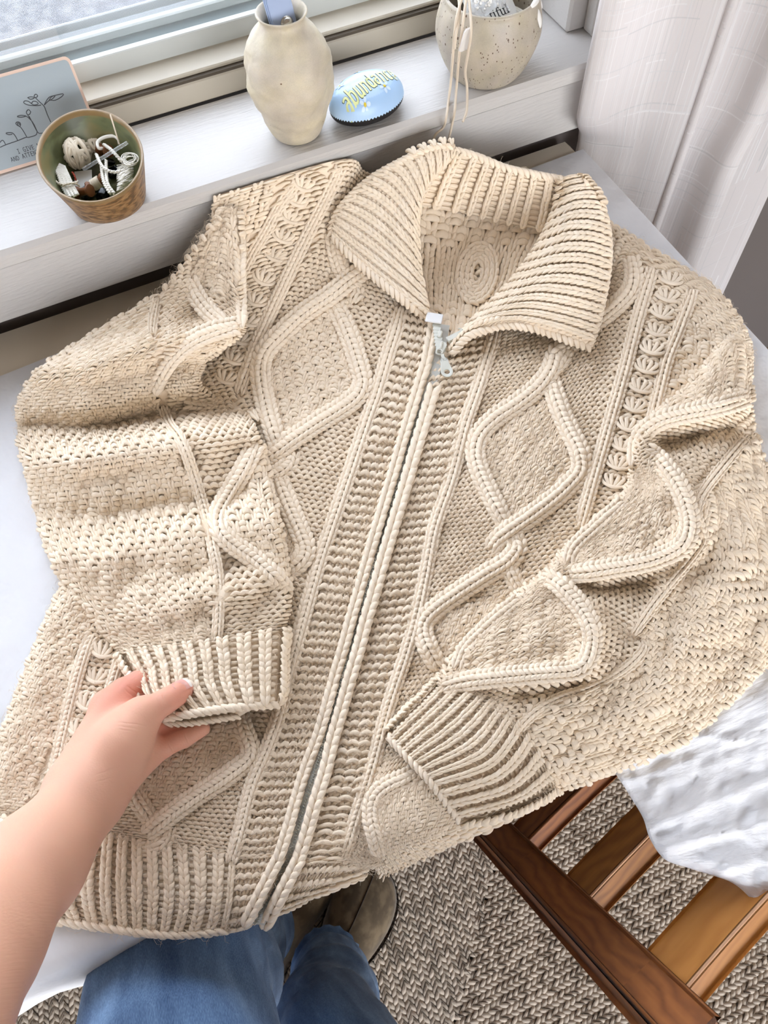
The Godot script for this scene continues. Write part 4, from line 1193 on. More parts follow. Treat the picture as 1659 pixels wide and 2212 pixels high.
func zipper(c: Node3D, zl: Array) -> void:
	var path := smooth(v3(zl, 2), 8.0)
	var tp := MB.new()
	var g := PackedVector3Array()
	for q in path:
		for k in 4:
			g.append(Q(q.x + (k - 1.5) * 13.0, q.y + (k - 1.5) * 2.0, (17.0 if q.y < 1830 else 17.0 - (q.y - 1830) * 0.11)))
	tp.grid(g, 4, path.size(), false, 1, 60)
	obj("zip_tape", tp.mesh(), M.tape, c)
	var co := MB.new()
	var w := PackedVector3Array()
	var fine := smooth(v3(zl, 2).slice(4), 1.6)
	for i in fine.size():
		var q: Vector3 = fine[i]
		w.append(Q(q.x + sin(i * TAU / 4.0) * 2.6, q.y, (18.0 if q.y < 1830 else 18.0 - (q.y - 1830) * 0.11) + cos(i * TAU / 4.0) * 0.8))
	co.tube(w, PackedFloat32Array([0.00042]), 5)
	obj("zip_coil", co.mesh(), M.coil, c)
	# the slider's frame: along the zip, across it, up
	var o := Q(952, 752, 26)
	var ay := (Q(957, 735, 20) - Q(944, 778, 20)).normalized()
	var az := Vector3.UP
	var ax := ay.cross(az).normalized()
	var fr := Transform3D(Basis(ax, ay, az), o)
	var sl := MB.new()
	sl.plate(p2([-0.0035, -0.0065, 0.0035, -0.0065, 0.0045, -0.001, 0.0052, 0.004, 0.003, 0.0065, -0.003, 0.0065, -0.0052, 0.004, -0.0045, -0.001]), 0.0012, fr.translated_local(Vector3(0, 0, 0.0016)))
	sl.plate(p2([-0.0035, -0.0065, 0.0035, -0.0065, 0.0045, -0.001, 0.0052, 0.004, -0.0052, 0.004, -0.0045, -0.001]), 0.0012, fr.translated_local(Vector3(0, 0, -0.0016)))
	var bridge := PackedVector3Array()
	for k in 9:
		var a := PI * k / 8.0
		bridge.append(fr * Vector3(0.0002, 0.0048 * cos(a), 0.0022 + 0.003 * sin(a)))
	sl.tube(bridge, PackedFloat32Array([0.0014]), 8, 0.6)
	var slider := obj("zip_slider", sl.mesh(), M.zip, c)
	var lk := MB.new()
	var ring := PackedVector3Array()
	for k in 13:
		var a := TAU * k / 12.0
		ring.append(fr * Vector3(0.0003 + 0.003 * sin(a), -0.0075 + 0.0032 * cos(a), 0.003))
	lk.tube(ring, PackedFloat32Array([0.0009]), 6)
	obj("link", lk.mesh(), M.zip, slider)
	# pull: rounded tongue with a hole
	var pu := MB.new()
	var po := Q(957, 771, 31)
	var py := (Q(957, 771, 31) - Q(967, 809, 28)).normalized()
	var pxx := (Q(975, 790, 29) - Q(946, 796, 29))
	pxx = (pxx - py * pxx.dot(py)).normalized()
	var pf := Transform3D(Basis(pxx, py, pxx.cross(py)), po)
	var outer := PackedVector3Array()
	var hole := PackedVector3Array()
	var L := 0.0165
	for k in 33:
		var a := TAU * k / 32.0 + PI / 2
		var x := cos(a)
		var y := sin(a)
		var hw := 0.0058 if y < 0 else 0.0058 - 0.0018 * y
		var oy := -L + y * 0.0058 if y < 0 else -L + y * L
		if absf(x) < 0.75 and y > 0:
			x = x / 0.75 * 0.98
		outer.append(Vector3(clampf(x, -1, 1) * hw, minf(oy, 0.0), 0))
		hole.append(Vector3(cos(a) * 0.0027, -L - 0.0002 + sin(a) * 0.0027, 0))
	var gg := PackedVector3Array()
	for lay in [[hole, -0.0008, 1.0], [hole, 0.0008, 1.0], [outer, 0.0008, 0.94], [outer, 0.0004, 1.0], [outer, -0.0008, 1.0], [hole, -0.0008, 1.0]]:
		for k in 33:
			var q: Vector3 = lay[0][k]
			gg.append(pf * Vector3(q.x * lay[2], q.y, lay[1]))
	pu.grid(gg, 33, 6, true)
	var pull := obj("zip_pull", pu.mesh(), M.zip, c)
	pull.set_meta("label", "pale grey pull tab with a round hole")
	pull.add_child(words("YKK", 0.0026, M.zipink, pf.translated_local(Vector3(0, -0.0034, 0.0008))))
	var nk := MB.new()
	nk.box(pf * Vector3(0, 0.0012, 0), Vector3(0.003, 0.004, 0.0012), 0.0003, pf.basis)
	obj("neck", nk.mesh(), M.zip, pull)
	# tape ends above the slider
	var ta := MB.new()
	var te := Q(938, 687, 30)
	var tb := Basis((Q(954, 690, 24) - Q(923, 685, 24)).normalized(), Vector3.UP, Vector3.BACK).orthonormalized()
	ta.box(te, Vector3(0.0165, 0.002, 0.012), 0.0006, tb)
	obj("tape_end", ta.mesh(), M.tapewhite, c)
	var tc := MB.new()
	for k in 7:
		tc.box(Q(943 + k * 0.9, 703 + k * 7.2, 27), Vector3(0.008, 0.0012, 0.0042), 0.0003, tb)
	tc.box(Q(950, 722, 28), Vector3(0.004, 0.003, 0.0085), 0.0008, Basis(ax, az, -ay))
	obj("tape_side", tc.mesh(), M.zip, c)
	var td := MB.new()
	var r0 := Q(968, 740, 24)
	var r1 := Q(1003, 708, 34)
	var ry := (r1 - r0).normalized()
	var rb := Basis(ry.cross(Vector3.UP).normalized(), Vector3.UP, ry).orthonormalized()
	td.box((r0 + r1) * 0.5, Vector3(0.006, 0.0014, (r1 - r0).length()), 0.0004, rb)
	td.box(r0.lerp(r1, 0.2), Vector3(0.006, 0.003, 0.008), 0.0006, rb)
	var lp := PackedVector3Array()
	for k in 9:
		var a := PI * k / 8.0
		lp.append(r1 + ry * (0.002 * sin(a) - 0.006) + Vector3.UP * 0.002 + rb.x * 0.0022 * cos(a))
	td.tube(lp, PackedFloat32Array([0.0007]), 5)
	obj("tape_side", td.mesh(), M.zip, c)

func words(text: String, height: float, m: Material, fr: Transform3D, font := "Droid Sans", depth := 0.0002, align := HORIZONTAL_ALIGNMENT_CENTER) -> MeshInstance3D:   # raised lettering centred on fr, facing its z
	var t := TextMesh.new()
	var f := SystemFont.new()
	f.font_names = [font]
	t.font = f
	t.text = text
	t.font_size = 48
	t.pixel_size = height / 36.0
	t.depth = depth
	t.curve_step = 1.0
	t.horizontal_alignment = align
	var o := MeshInstance3D.new()
	o.mesh = t
	o.material_override = m
	o.name = "lettering"
	o.transform = fr
	return o

# ---------- things on the sill ----------
func on_plane(px: float, py: float, o: Vector3, n: Vector3) -> Vector3:
	var r := RX * ((px - 829.5) / F) + RD * ((py - 1106.0) / F) + RF
	var c := Vector3(0, CAMH, 0)
	return c + r * ((o - c).dot(n) / r.dot(n))
func round_rect(w: float, h: float, r: float) -> PackedVector2Array:   # corner at 0,0, counter-clockwise
	var o := PackedVector2Array()
	for q in [[w - r, r, -90], [w - r, h - r, 0], [r, h - r, 90], [r, r, 180]]:
		for k in 5:
			var a := deg_to_rad(q[2] + k * 22.5)
			o.append(Vector2(q[0] + cos(a) * r, q[1] + sin(a) * r))
	return o
func coil(c: Vector3, r: Vector3, turns: int, wire: float, m: Material, called: String, label: String, cat: String, seed: int, bs := Basis.IDENTITY, flat := 1.0, group := "") -> MeshInstance3D:   # thread wound on an ellipsoid
	var g := RandomNumberGenerator.new()
	g.seed = seed
	var b := MB.new()
	for t in turns:
		var ax := Vector3(g.randf_range(-1, 1), g.randf_range(-0.5, 0.5), g.randf_range(-1, 1)).normalized()
		var u := ax.cross(Vector3(0.3, 1, 0.2)).normalized()
		var w := ax.cross(u)
		var off := g.randf_range(-0.35, 0.35)
		var pts := PackedVector3Array()
		var a0 := g.randf() * TAU
		var rr := g.randf_range(0.86, 1.07)
		for k in 15:
			var a := a0 + TAU * k / 14.0 * 0.96
			var d := (u * cos(a) + w * sin(a) + ax * (off + 0.1 * sin(a))).normalized() * rr
			pts.append(c + bs * (d * r))
		b.tube(pts, PackedFloat32Array([wire]), 6, flat, bs.y)
	var o := obj(called, b.mesh(), m)
	tag(o, label, cat, group)
	return o
func rope(pts: Array, rad: float, m: Material, called: String, parent: Node = null, ply := 2, step := 0.0012, turn := 0.006) -> MeshInstance3D:   # plied cord along pts
	var path := smooth(pts, step)
	var b := MB.new()
	for p in ply:
		var w := PackedVector3Array()
		for i in path.size():
			var t: Vector3 = (path[mini(i + 1, path.size() - 1)] - path[maxi(i - 1, 0)]).normalized()
			var sd := t.cross(Vector3(0.1, 1, 0.15)).normalized()
			var up := sd.cross(t)
			var a := TAU * (i * step / turn + float(p) / ply)
			w.append(path[i] + (sd * cos(a) + up * sin(a)) * rad * 0.5 * (1.0 if ply > 1 else 0.0))
		b.tube(w, PackedFloat32Array([rad * (0.62 if ply > 1 else 1.0)]), 6)
	return obj(called, b.mesh(), m, parent)

func sill_things() -> void:
	var speck := func(base: Color, dots: int, seed: int, dot: Color, big: float) -> ImageTexture:
		var im := Image.create(512, 512, false, Image.FORMAT_RGBA8)
		var g := RandomNumberGenerator.new()
		g.seed = seed
		var n := FastNoiseLite.new()
		n.seed = seed
		n.frequency = 0.012
		n.fractal_octaves = 5
		for y in 512:
			for x in 512:
				var f := 1.0 + 0.09 * n.get_noise_2d(x, y) + 0.03 * g.randf_range(-1, 1)
				im.set_pixel(x, y, Color(base.r * f, base.g * f, base.b * f * (1.0 - 0.05 * n.get_noise_2d(y, x + 900))))
		for k in dots:
			var s := g.randf_range(0.6, big) * (1.0 if g.randf() < 0.85 else 1.8)
			var cx := g.randi_range(4, 507)
			var cy := g.randi_range(4, 507)
			for y in range(-3, 4):
				for x in range(-3, 4):
					if x * x + y * y <= s * s:
						im.set_pixel(cx + x, cy + y, dot.lerp(base, g.randf_range(0.0, 0.35)))
		return ImageTexture.create_from_image(im)
	var clayn := noise_tex(0.02, [], 256, 5, 21)
	M.vase = mat(Color(0.95, 0.95, 0.95), 0.55, {albedo_texture = speck.call(Color(0.80, 0.755, 0.67), 26, 5, Color(0.32, 0.20, 0.10), 1.6), heightmap_enabled = true, heightmap_texture = clayn, heightmap_scale = 0.12, uv1_scale = Vector3(1, 1, 1)})
	M.pot = mat(Color(1, 1, 1), 0.42, {albedo_texture = speck.call(Color(0.69, 0.65, 0.585), 900, 9, Color(0.26, 0.17, 0.10), 1.7), uv1_scale = Vector3(2, 1, 1)})
	M.glaze = mat(Color(0.93, 0.92, 0.90), 0.25)
	M.bowl_in = mat(Color(1, 1, 1), 0.38, {albedo_texture = noise_tex(0.008, [[0.25, Color(0.30, 0.31, 0.20)], [0.5, Color(0.40, 0.42, 0.29)], [0.75, Color(0.47, 0.44, 0.29)]], 256, 4, 31), uv1_scale = Vector3(2, 1, 1)})
	M.bowl_out = mat(Color(1, 1, 1), 0.5, {albedo_texture = noise_tex(0.02, [[0.25, Color(0.36, 0.26, 0.14)], [0.5, Color(0.54, 0.40, 0.24)], [0.8, Color(0.62, 0.49, 0.33)]], 512, 5, 33), uv1_scale = Vector3(2, 1, 1)})
	M.rim_glaze = mat(Color(0.50, 0.40, 0.25), 0.35)
	M.cotton = mat(Color(0.93, 0.91, 0.87), 0.9)
	M.cotton_warm = mat(Color(0.86, 0.81, 0.73), 0.9)
	M.cord = mat(Color(0.86, 0.80, 0.72), 0.85)
	M.bobbin = mat(Color(0.46, 0.27, 0.12), 0.5)
	M.dark_glass = mat(Color(0.05, 0.06, 0.08), 0.12)
	M.clear = mat(Color(0.95, 0.97, 0.97, 0.12), 0.08, {transparency = BaseMaterial3D.TRANSPARENCY_ALPHA})
	M.paper = mat(Color(0.95, 0.95, 0.94), 0.7)
	M.ink = mat(Color(0.12, 0.12, 0.14), 0.7)
	M.steel = mat(Color(0.78, 0.76, 0.72), 0.22, {metallic = 1.0})
	M.blue_plate = mat(Color(0.62, 0.68, 0.80), 0.45)
	M.card_face = mat(Color(0.62, 0.66, 0.68), 0.6)
	M.card_edge = mat(Color(0.86, 0.75, 0.68), 0.6)
	M.pencil = mat(Color(0.27, 0.28, 0.29), 0.7)

	# printed card leaning on the window frame
	var cd := thing("art_card", "blue-grey art card with a line drawing of sprouts leaning behind the ceramic bowl", "card")
	var yy := Vector3(0, 0.069, -0.038).normalized()
	var zz := Vector3(0, 0.038, 0.069).normalized()
	var co := Vector3(-0.125, SY + 0.0008, -0.7565)
	var cf := Transform3D(Basis(Vector3.RIGHT, yy, zz), co)
	var b := MB.new()
	b.plate(round_rect(0.155, 0.0775, 0.0055), 0.0024, cf)
	obj("board", b.mesh(), M.card_edge, cd)
	b = MB.new()
	b.plate(round_rect(0.150, 0.0722, 0.0040), 0.0004, cf.translated_local(Vector3(0.0025, 0.0027, 0.0013)))
	var face := obj("print", b.mesh(), M.card_face, cd)
	b = MB.new()
	var fo := cf * Vector3(0, 0, 0.0016)
	var zs := 7.213
	for line in [[790, 1180, 740, 1070, 700, 960, 675, 920, 600, 850, 540, 790], [690, 910, 760, 800, 860, 765, 985, 740, 960, 785, 860, 840, 780, 840, 735, 870, 690, 915], [760, 850, 800, 790, 860, 770, 820, 815, 780, 838], [430, 800, 480, 788, 540, 800, 480, 825, 430, 800], [640, 915, 560, 925, 440, 915, 370, 880, 390, 850, 450, 862, 520, 912, 590, 900, 580, 870, 520, 856, 490, 890], [588, 770, 560, 745, 532, 770, 540, 795, 570, 795, 588, 770], [580, 1330, 530, 1220, 470, 1130, 430, 1070], [575, 1325, 500, 1180, 455, 1090], [478, 1020, 445, 985, 412, 1020, 425, 1060, 460, 1060, 478, 1020], [410, 1088, 330, 1075, 265, 1095, 330, 1106, 410, 1088], [480, 1150, 440, 1110, 405, 1090], [415, 1410, 370, 1330, 320, 1260, 275, 1235, 245, 1205, 265, 1180, 305, 1185, 322, 1215, 310, 1250], [290, 1240, 270, 1205, 295, 1195, 305, 1225], [275, 1465, 240, 1400, 200, 1355, 150, 1345, 90, 1355, 140, 1377, 190, 1368], [85, 1530, 60, 1480, 30, 1465, 0, 1500], [0, 1575, 90, 1535, 275, 1470, 400, 1420, 450, 1418, 560, 1382, 580, 1330, 610, 1357, 690, 1347]]:
		var ctl := []
		for k in range(0, line.size(), 2):
			ctl.append(on_plane(line[k] / zs, 100 + line[k + 1] / zs, fo, zz))
		var sm := smooth(ctl, 0.0008)
		b.tube(PackedVector3Array(sm), PackedFloat32Array([0.00034]), 4, 0.3, zz)
	obj("drawing", b.mesh(), M.pencil, face)
	var tl := on_plane(37, 328, fo, zz)
	face.add_child(words("I GIVE MY", 0.0042, M.ink, Transform3D(Basis(Vector3.RIGHT * 0.82, yy, zz), tl), "Droid Sans Mono", 0.0001, HORIZONTAL_ALIGNMENT_LEFT), true)
	tl = on_plane(23, 346, fo, zz)
	face.add_child(words("AND ATTENTION", 0.0042, M.ink, Transform3D(Basis(Vector3.RIGHT * 0.82, yy, zz), tl), "Droid Sans Mono", 0.0001, HORIZONTAL_ALIGNMENT_LEFT), true)

	# bowl
	var bc := Vector3(0.0117, SY + 0.0005, -0.669)
	var bo := thing("ceramic_bowl", "brown stoneware bowl with green glazed inside holding thread and bobbins", "bowl")
	# hand-thrown and out of round: each ring lies between the round foot and the oval rim
	var ring := func(prof: Array, called: String, m: Material) -> void:
		var gg := PackedVector3Array()
		for q in prof:   # (share of the radius, share of the height)
			for k in 65:
				var a := TAU * k / 64.0
				var foot := Vector3(0.0018 + cos(a) * 0.0335, 0, -0.003 + sin(a) * 0.0315)
				var lip := Vector3(0.0, 0.0535, 0.004) + Vector3(0.0415, 0, 0.0262) * cos(a) + Vector3(-0.0187, 0, 0.0600) * sin(a)
				var t: float = q[1]
				var c := Vector3(0.0018, 0, -0.003).lerp(Vector3(0, 0.0535, 0.004), t)
				var p := foot.lerp(lip, pow(maxf(t, 0.0), 0.82))
				p.y = t * 0.0535
				gg.append(bc + c + (p - c) * q[0] + Vector3.UP * (0.0004 * sin(a * 3.0) * t))
		var mb := MB.new()
		mb.grid(gg, 65, prof.size(), true)
		obj(called, mb.mesh(), m, bo)
	ring.call([[0.0, 0.0], [0.90, 0.0], [1.0, 0.03], [1.0, 0.2], [1.0, 0.4], [1.0, 0.6], [1.0, 0.8], [1.0, 0.96]], "outside", M.bowl_out)
	ring.call([[1.0, 0.96], [0.998, 1.01], [0.975, 1.035], [0.945, 1.015], [0.938, 0.96]], "rim", M.rim_glaze)
	ring.call([[0.938, 0.96], [0.93, 0.8], [0.92, 0.6], [0.91, 0.4], [0.88, 0.2], [0.70, 0.11], [0.0, 0.10]], "inside", M.bowl_in)
	bowl_things(bc)

	# vase
	var vc := Vector3(0.209, SY + 0.0004, -0.685)
	var va := thing("bud_vase", "hand-formed speckled cream vase with a narrow flared neck, standing mid-sill", "vase")
	var prof := smooth(v3([0.0, 0.0, 0, 0.018, 0.0, 0, 0.0235, 0.002, 0, 0.0285, 0.012, 0, 0.0345, 0.028, 0, 0.0395, 0.048, 0, 0.0408, 0.064, 0, 0.0375, 0.082, 0, 0.030, 0.096, 0, 0.0215, 0.105, 0, 0.0195, 0.109, 0, 0.0212, 0.1125, 0, 0.0231, 0.1148, 0, 0.0225, 0.1158, 0, 0.0208, 0.1147, 0, 0.0185, 0.111, 0, 0.017, 0.105, 0, 0.020, 0.098, 0, 0.030, 0.085, 0, 0.034, 0.06, 0, 0.020, 0.01, 0, 0.0, 0.006, 0]), 0.0018)
	var g := PackedVector3Array()
	var nz := FastNoiseLite.new()
	nz.seed = 12
	nz.frequency = 26.0
	for q in prof:
		for s in 73:
			var a := TAU * s / 72.0
			var d := Vector3(cos(a), 0, sin(a))
			var k := smoothstep(0.0, 0.03, q.y) * (1.0 - smoothstep(0.088, 0.106, q.y))
			var r: float = q.x * (1.0 + k * 0.115 * nz.get_noise_3d(d.x * q.x * 1.0, q.y * 0.9, d.z * q.x * 1.0))
			g.append(vc + d * r + Vector3.UP * q.y)
	b = MB.new()
	b.grid(g, 73, prof.size(), true, 1.0, 1.5)
	obj("body", b.mesh(), M.vase, va)
	var tl_ := thing("folding_tool", "pale blue folded plates with a round metal rivet standing in the vase mouth", "tool")
	var tf := Transform3D(Basis(Vector3(0.985, 0, -0.17), Vector3(0.03, 0.94, -0.34), Vector3(0.17, 0.34, 0.925)).orthonormalized(), vc + Vector3(0.0005, 0.112, 0.002))
	for k in 3:
		b = MB.new()
		b.box(tf * Vector3(-0.0006 * k, 0.012, -0.0022 * k), Vector3(0.0225, 0.075, 0.0016), 0.0005, tf.basis)
		obj("plate", b.mesh(), M.blue_plate, tl_)
	b = MB.new()
	var rv := PackedVector2Array([Vector2(0.0062, 0.0), Vector2(0.0062, 0.0007), Vector2(0.0052, 0.0012), Vector2(0.0046, 0.0022), Vector2(0.0036, 0.0034), Vector2(0.002, 0.0041), Vector2(0, 0.0043)])
	b.lathe(rv, 32)
	var ri := obj("rivet", b.mesh(), M.steel, tl_)
	ri.transform = Transform3D(Basis(tf.basis.x, tf.basis.z, -tf.basis.y), tf * Vector3(0.0015, -0.0065, 0.0009))

	stone()
	pot()

func bowl_things(bc: Vector3) -> void:
	var at := func(px: float, py: float, h: float) -> Vector3: return P(px, py, bc.y + h)
	# bedding of dark glass pieces and a folded paper label
	var dark := [[190, 412, 0.012, 0.5, 0.017, 0.010], [243, 345, 0.014, 1.2, 0.013, 0.010], [245, 372, 0.012, 0.2, 0.012, 0.009], [222, 422, 0.011, 0.9, 0.014, 0.009], [165, 365, 0.008, 0.3, 0.013, 0.006]]
	var where := ["dark chip under the near end of the left skein", "dark glossy chip below the clear rod, farthest back of the chips", "dark glossy chip left of the fine thread hank", "dark greenish chip against the near rim of the bowl", "small dark chip between the yarn ball and the left skein"]
	for d in dark:
		var b := MB.new()
		b.box(at.call(d[0], d[1], d[2]), Vector3(d[4], 0.008, d[5]), 0.0018, Basis(Vector3.UP, d[3]) * Basis(Vector3.RIGHT, 0.15))
		tag(obj("glass_chip", b.mesh(), M.dark_glass), where[dark.find(d)], "chip", "dark chips in the bowl")
	var b2 := MB.new()
	b2.box(at.call(180, 388, 0.016), Vector3(0.016, 0.0006, 0.020), 0, Basis(Vector3.UP, -0.3) * Basis(Vector3.RIGHT, 0.2))
	tag(obj("paper_label", b2.mesh(), M.paper), "small white paper label in the middle of the bowl", "label")
	coil(at.call(166, 331, 0.030), Vector3(0.0125, 0.0115, 0.0125), 17, 0.0013, M.cotton_warm, "thread_ball", "round ball of beige flat tape yarn at the back left of the bowl", "yarn", 3, Basis.IDENTITY, 1.5)
	coil(at.call(207, 313, 0.026), Vector3(0.009, 0.008, 0.008), 14, 0.0011, M.cotton_warm, "thread_ball", "small partly hidden wad of beige tape yarn behind the glass rod", "yarn", 5, Basis.IDENTITY, 1.4)
	# skein at the lower left: strands doubled and tied
	var sk := thing("thread_skein", "twisted white and beige cotton skein at the lower left of the bowl", "yarn")
	for k in 7:
		var o := (k - 3) * 4.2
		rope([at.call(124 + o * 1.1, 352 + o * 0.5, 0.030), at.call(136 + o, 378 + o * 0.3, 0.031), at.call(146 + o * 0.9, 402 - o * 0.1, 0.031), at.call(158 + o * 0.8, 424 - o * 0.3, 0.031 + 0.002 * (k % 2))], 0.0014, M.cotton, "strand", sk)
	rope([at.call(120, 372, 0.028), at.call(118, 388, 0.030), at.call(132, 399, 0.033), at.call(155, 396, 0.034), at.call(168, 392, 0.030)], 0.0011, M.cotton_warm, "tie", sk)
	rope([at.call(136, 402, 0.034), at.call(148, 397, 0.036), at.call(162, 396, 0.035), at.call(172, 402, 0.030)], 0.0009, M.cotton_warm, "tie", sk)
	# wooden bobbins
	var bob := [[180, 414, 0.024, 0.9, "wooden bobbin end showing beside the lower left skein"], [208, 396, 0.024, 1.5, "wooden bobbin wound with grey thread near the middle of the bowl"], [226, 324, 0.028, 0.4, "wooden bobbin under the curled cord at the back of the bowl"]]
	for q in bob:
		var bb := Basis(Vector3.UP, q[3]) * Basis(Vector3.RIGHT, 1.25)
		var m := MB.new()
		m.lathe(PackedVector2Array([Vector2(0, -0.009), Vector2(0.0052, -0.009), Vector2(0.0056, -0.0078), Vector2(0.0052, -0.0062), Vector2(0.0034, -0.0045), Vector2(0.0034, 0.0045), Vector2(0.0052, 0.0062), Vector2(0.0056, 0.0078), Vector2(0.0052, 0.009), Vector2(0, 0.009)]), 20)
		var t := thing("bobbin", q[4], "bobbin")
		t.transform = Transform3D(bb, at.call(q[0], q[1], q[2]))
		obj("spool", m.mesh(), M.bobbin, t)
		if q[3] > 1.0:
			var w := MB.new()
			for k in 6:
				var pts := PackedVector3Array()
				for s in 13:
					pts.append(Vector3(cos(TAU * s / 12.0) * 0.0045, -0.0035 + k * 0.0014, sin(TAU * s / 12.0) * 0.0045))
				w.tube(pts, PackedFloat32Array([0.0009]), 5)
			obj("thread", w.mesh(), M.cotton_warm, t)
	# glass rod
	var rod := MB.new()
	var r0: Vector3 = at.call(180, 366, 0.028)
	var r1: Vector3 = at.call(275, 308, 0.046)
	rod.tube(PackedVector3Array([r0, r0.lerp(r1, 0.5), r1]), PackedFloat32Array([0.0016]), 12)
	tag(obj("glass_rod", rod.mesh(), M.clear), "thin clear rod lying across the middle of the bowl", "rod")
	# cords
	tag(rope([at.call(232, 330, 0.030), at.call(222, 321, 0.033), at.call(213, 320, 0.036), at.call(211, 307, 0.037), at.call(224, 297, 0.038), at.call(245, 294, 0.038), at.call(256, 302, 0.036), at.call(257, 314, 0.030)], 0.0015, M.cotton, "curled_cord", null, 1), "white tape cord curling over the bobbin at the back of the bowl", "cord")
	tag(rope([at.call(224, 312, 0.034), at.call(238, 322, 0.037), at.call(250, 334, 0.037), at.call(262, 348, 0.034)], 0.0016, M.cotton, "short_cord", null, 2), "short white cord sloping down to the fine thread hank", "cord")
	tag(rope([at.call(208, 333, 0.034), at.call(216, 352, 0.036), at.call(228, 366, 0.037), at.call(248, 372, 0.036), at.call(268, 367, 0.034)], 0.0015, M.cotton, "twisted_cord", null, 2), "twisted white cord bending right in front of the clear rod", "cord")
	for k in 2:
		tag(rope([at.call(219 + k * 10, 360 - k * 14, 0.032), at.call(222 + k * 8, 385, 0.034), at.call(228 + k * 7, 402, 0.034), at.call(238 + k * 9, 418, 0.033)], 0.0015, M.cotton, "hanging_cord", null, 2), ["longer white plied cord running down the middle of the bowl to the near rim", "white plied cord just right of the longest one, ending at the near rim"][k], "cord")
	# hank of fine thread
	var hk := thing("thread_hank", "hank of fine shiny white thread with loose loops on the right of the bowl", "yarn")
	var gr := RandomNumberGenerator.new()
	gr.seed = 77
	var m2 := MB.new()
	for k in 60:
		var y := gr.randf_range(-1.2, 1.1)
		var pts := []
		for s in 5:
			var t := s / 4.0
			pts.append(at.call(lerpf(254, 287, t) + gr.randf_range(-2, 2), 380 + y * 24 + (t - 0.5) * -14 + gr.randf_range(-1.5, 1.5), 0.030 + 0.008 * sin(PI * t) * (1.0 - y * y) + gr.randf_range(0, 0.002)))
		m2.tube(PackedVector3Array(smooth(pts, 0.002)), PackedFloat32Array([0.00045]), 5)
	obj("strands", m2.mesh(), M.cotton, hk)
	m2 = MB.new()
	for k in 7:
		var pts := PackedVector3Array()
		var c := Vector2(280 + gr.randf_range(-4, 4), 343 + gr.randf_range(-4, 6))
		var rr := Vector2(gr.randf_range(11, 18), gr.randf_range(9, 13))
		for s in 17:
			var a := TAU * s / 16.0
			pts.append(at.call(c.x + cos(a) * rr.x, c.y + sin(a) * rr.y, 0.040 + 0.004 * sin(a + k)))
		m2.tube(pts, PackedFloat32Array([0.0004]), 5)
	obj("loops", m2.mesh(), M.cotton, hk)
	# needle leaning on the rim
	var nd := MB.new()
	nd.tube(PackedVector3Array([at.call(238, 247, 0.060), at.call(258, 312, 0.040)]), PackedFloat32Array([0.0007, 0.0006]), 8)
	tag(obj("bamboo_needle", nd.mesh(), M.cord), "thin pale stick leaning on the back rim of the bowl", "needle")
	tag(rope([at.call(156, 372, 0.026), at.call(161, 380, 0.028), at.call(164, 390, 0.026)], 0.0009, mat(Color(0.62, 0.22, 0.12), 0.8), "red_thread", null, 2), "short rust-red thread between skein and ball", "thread")

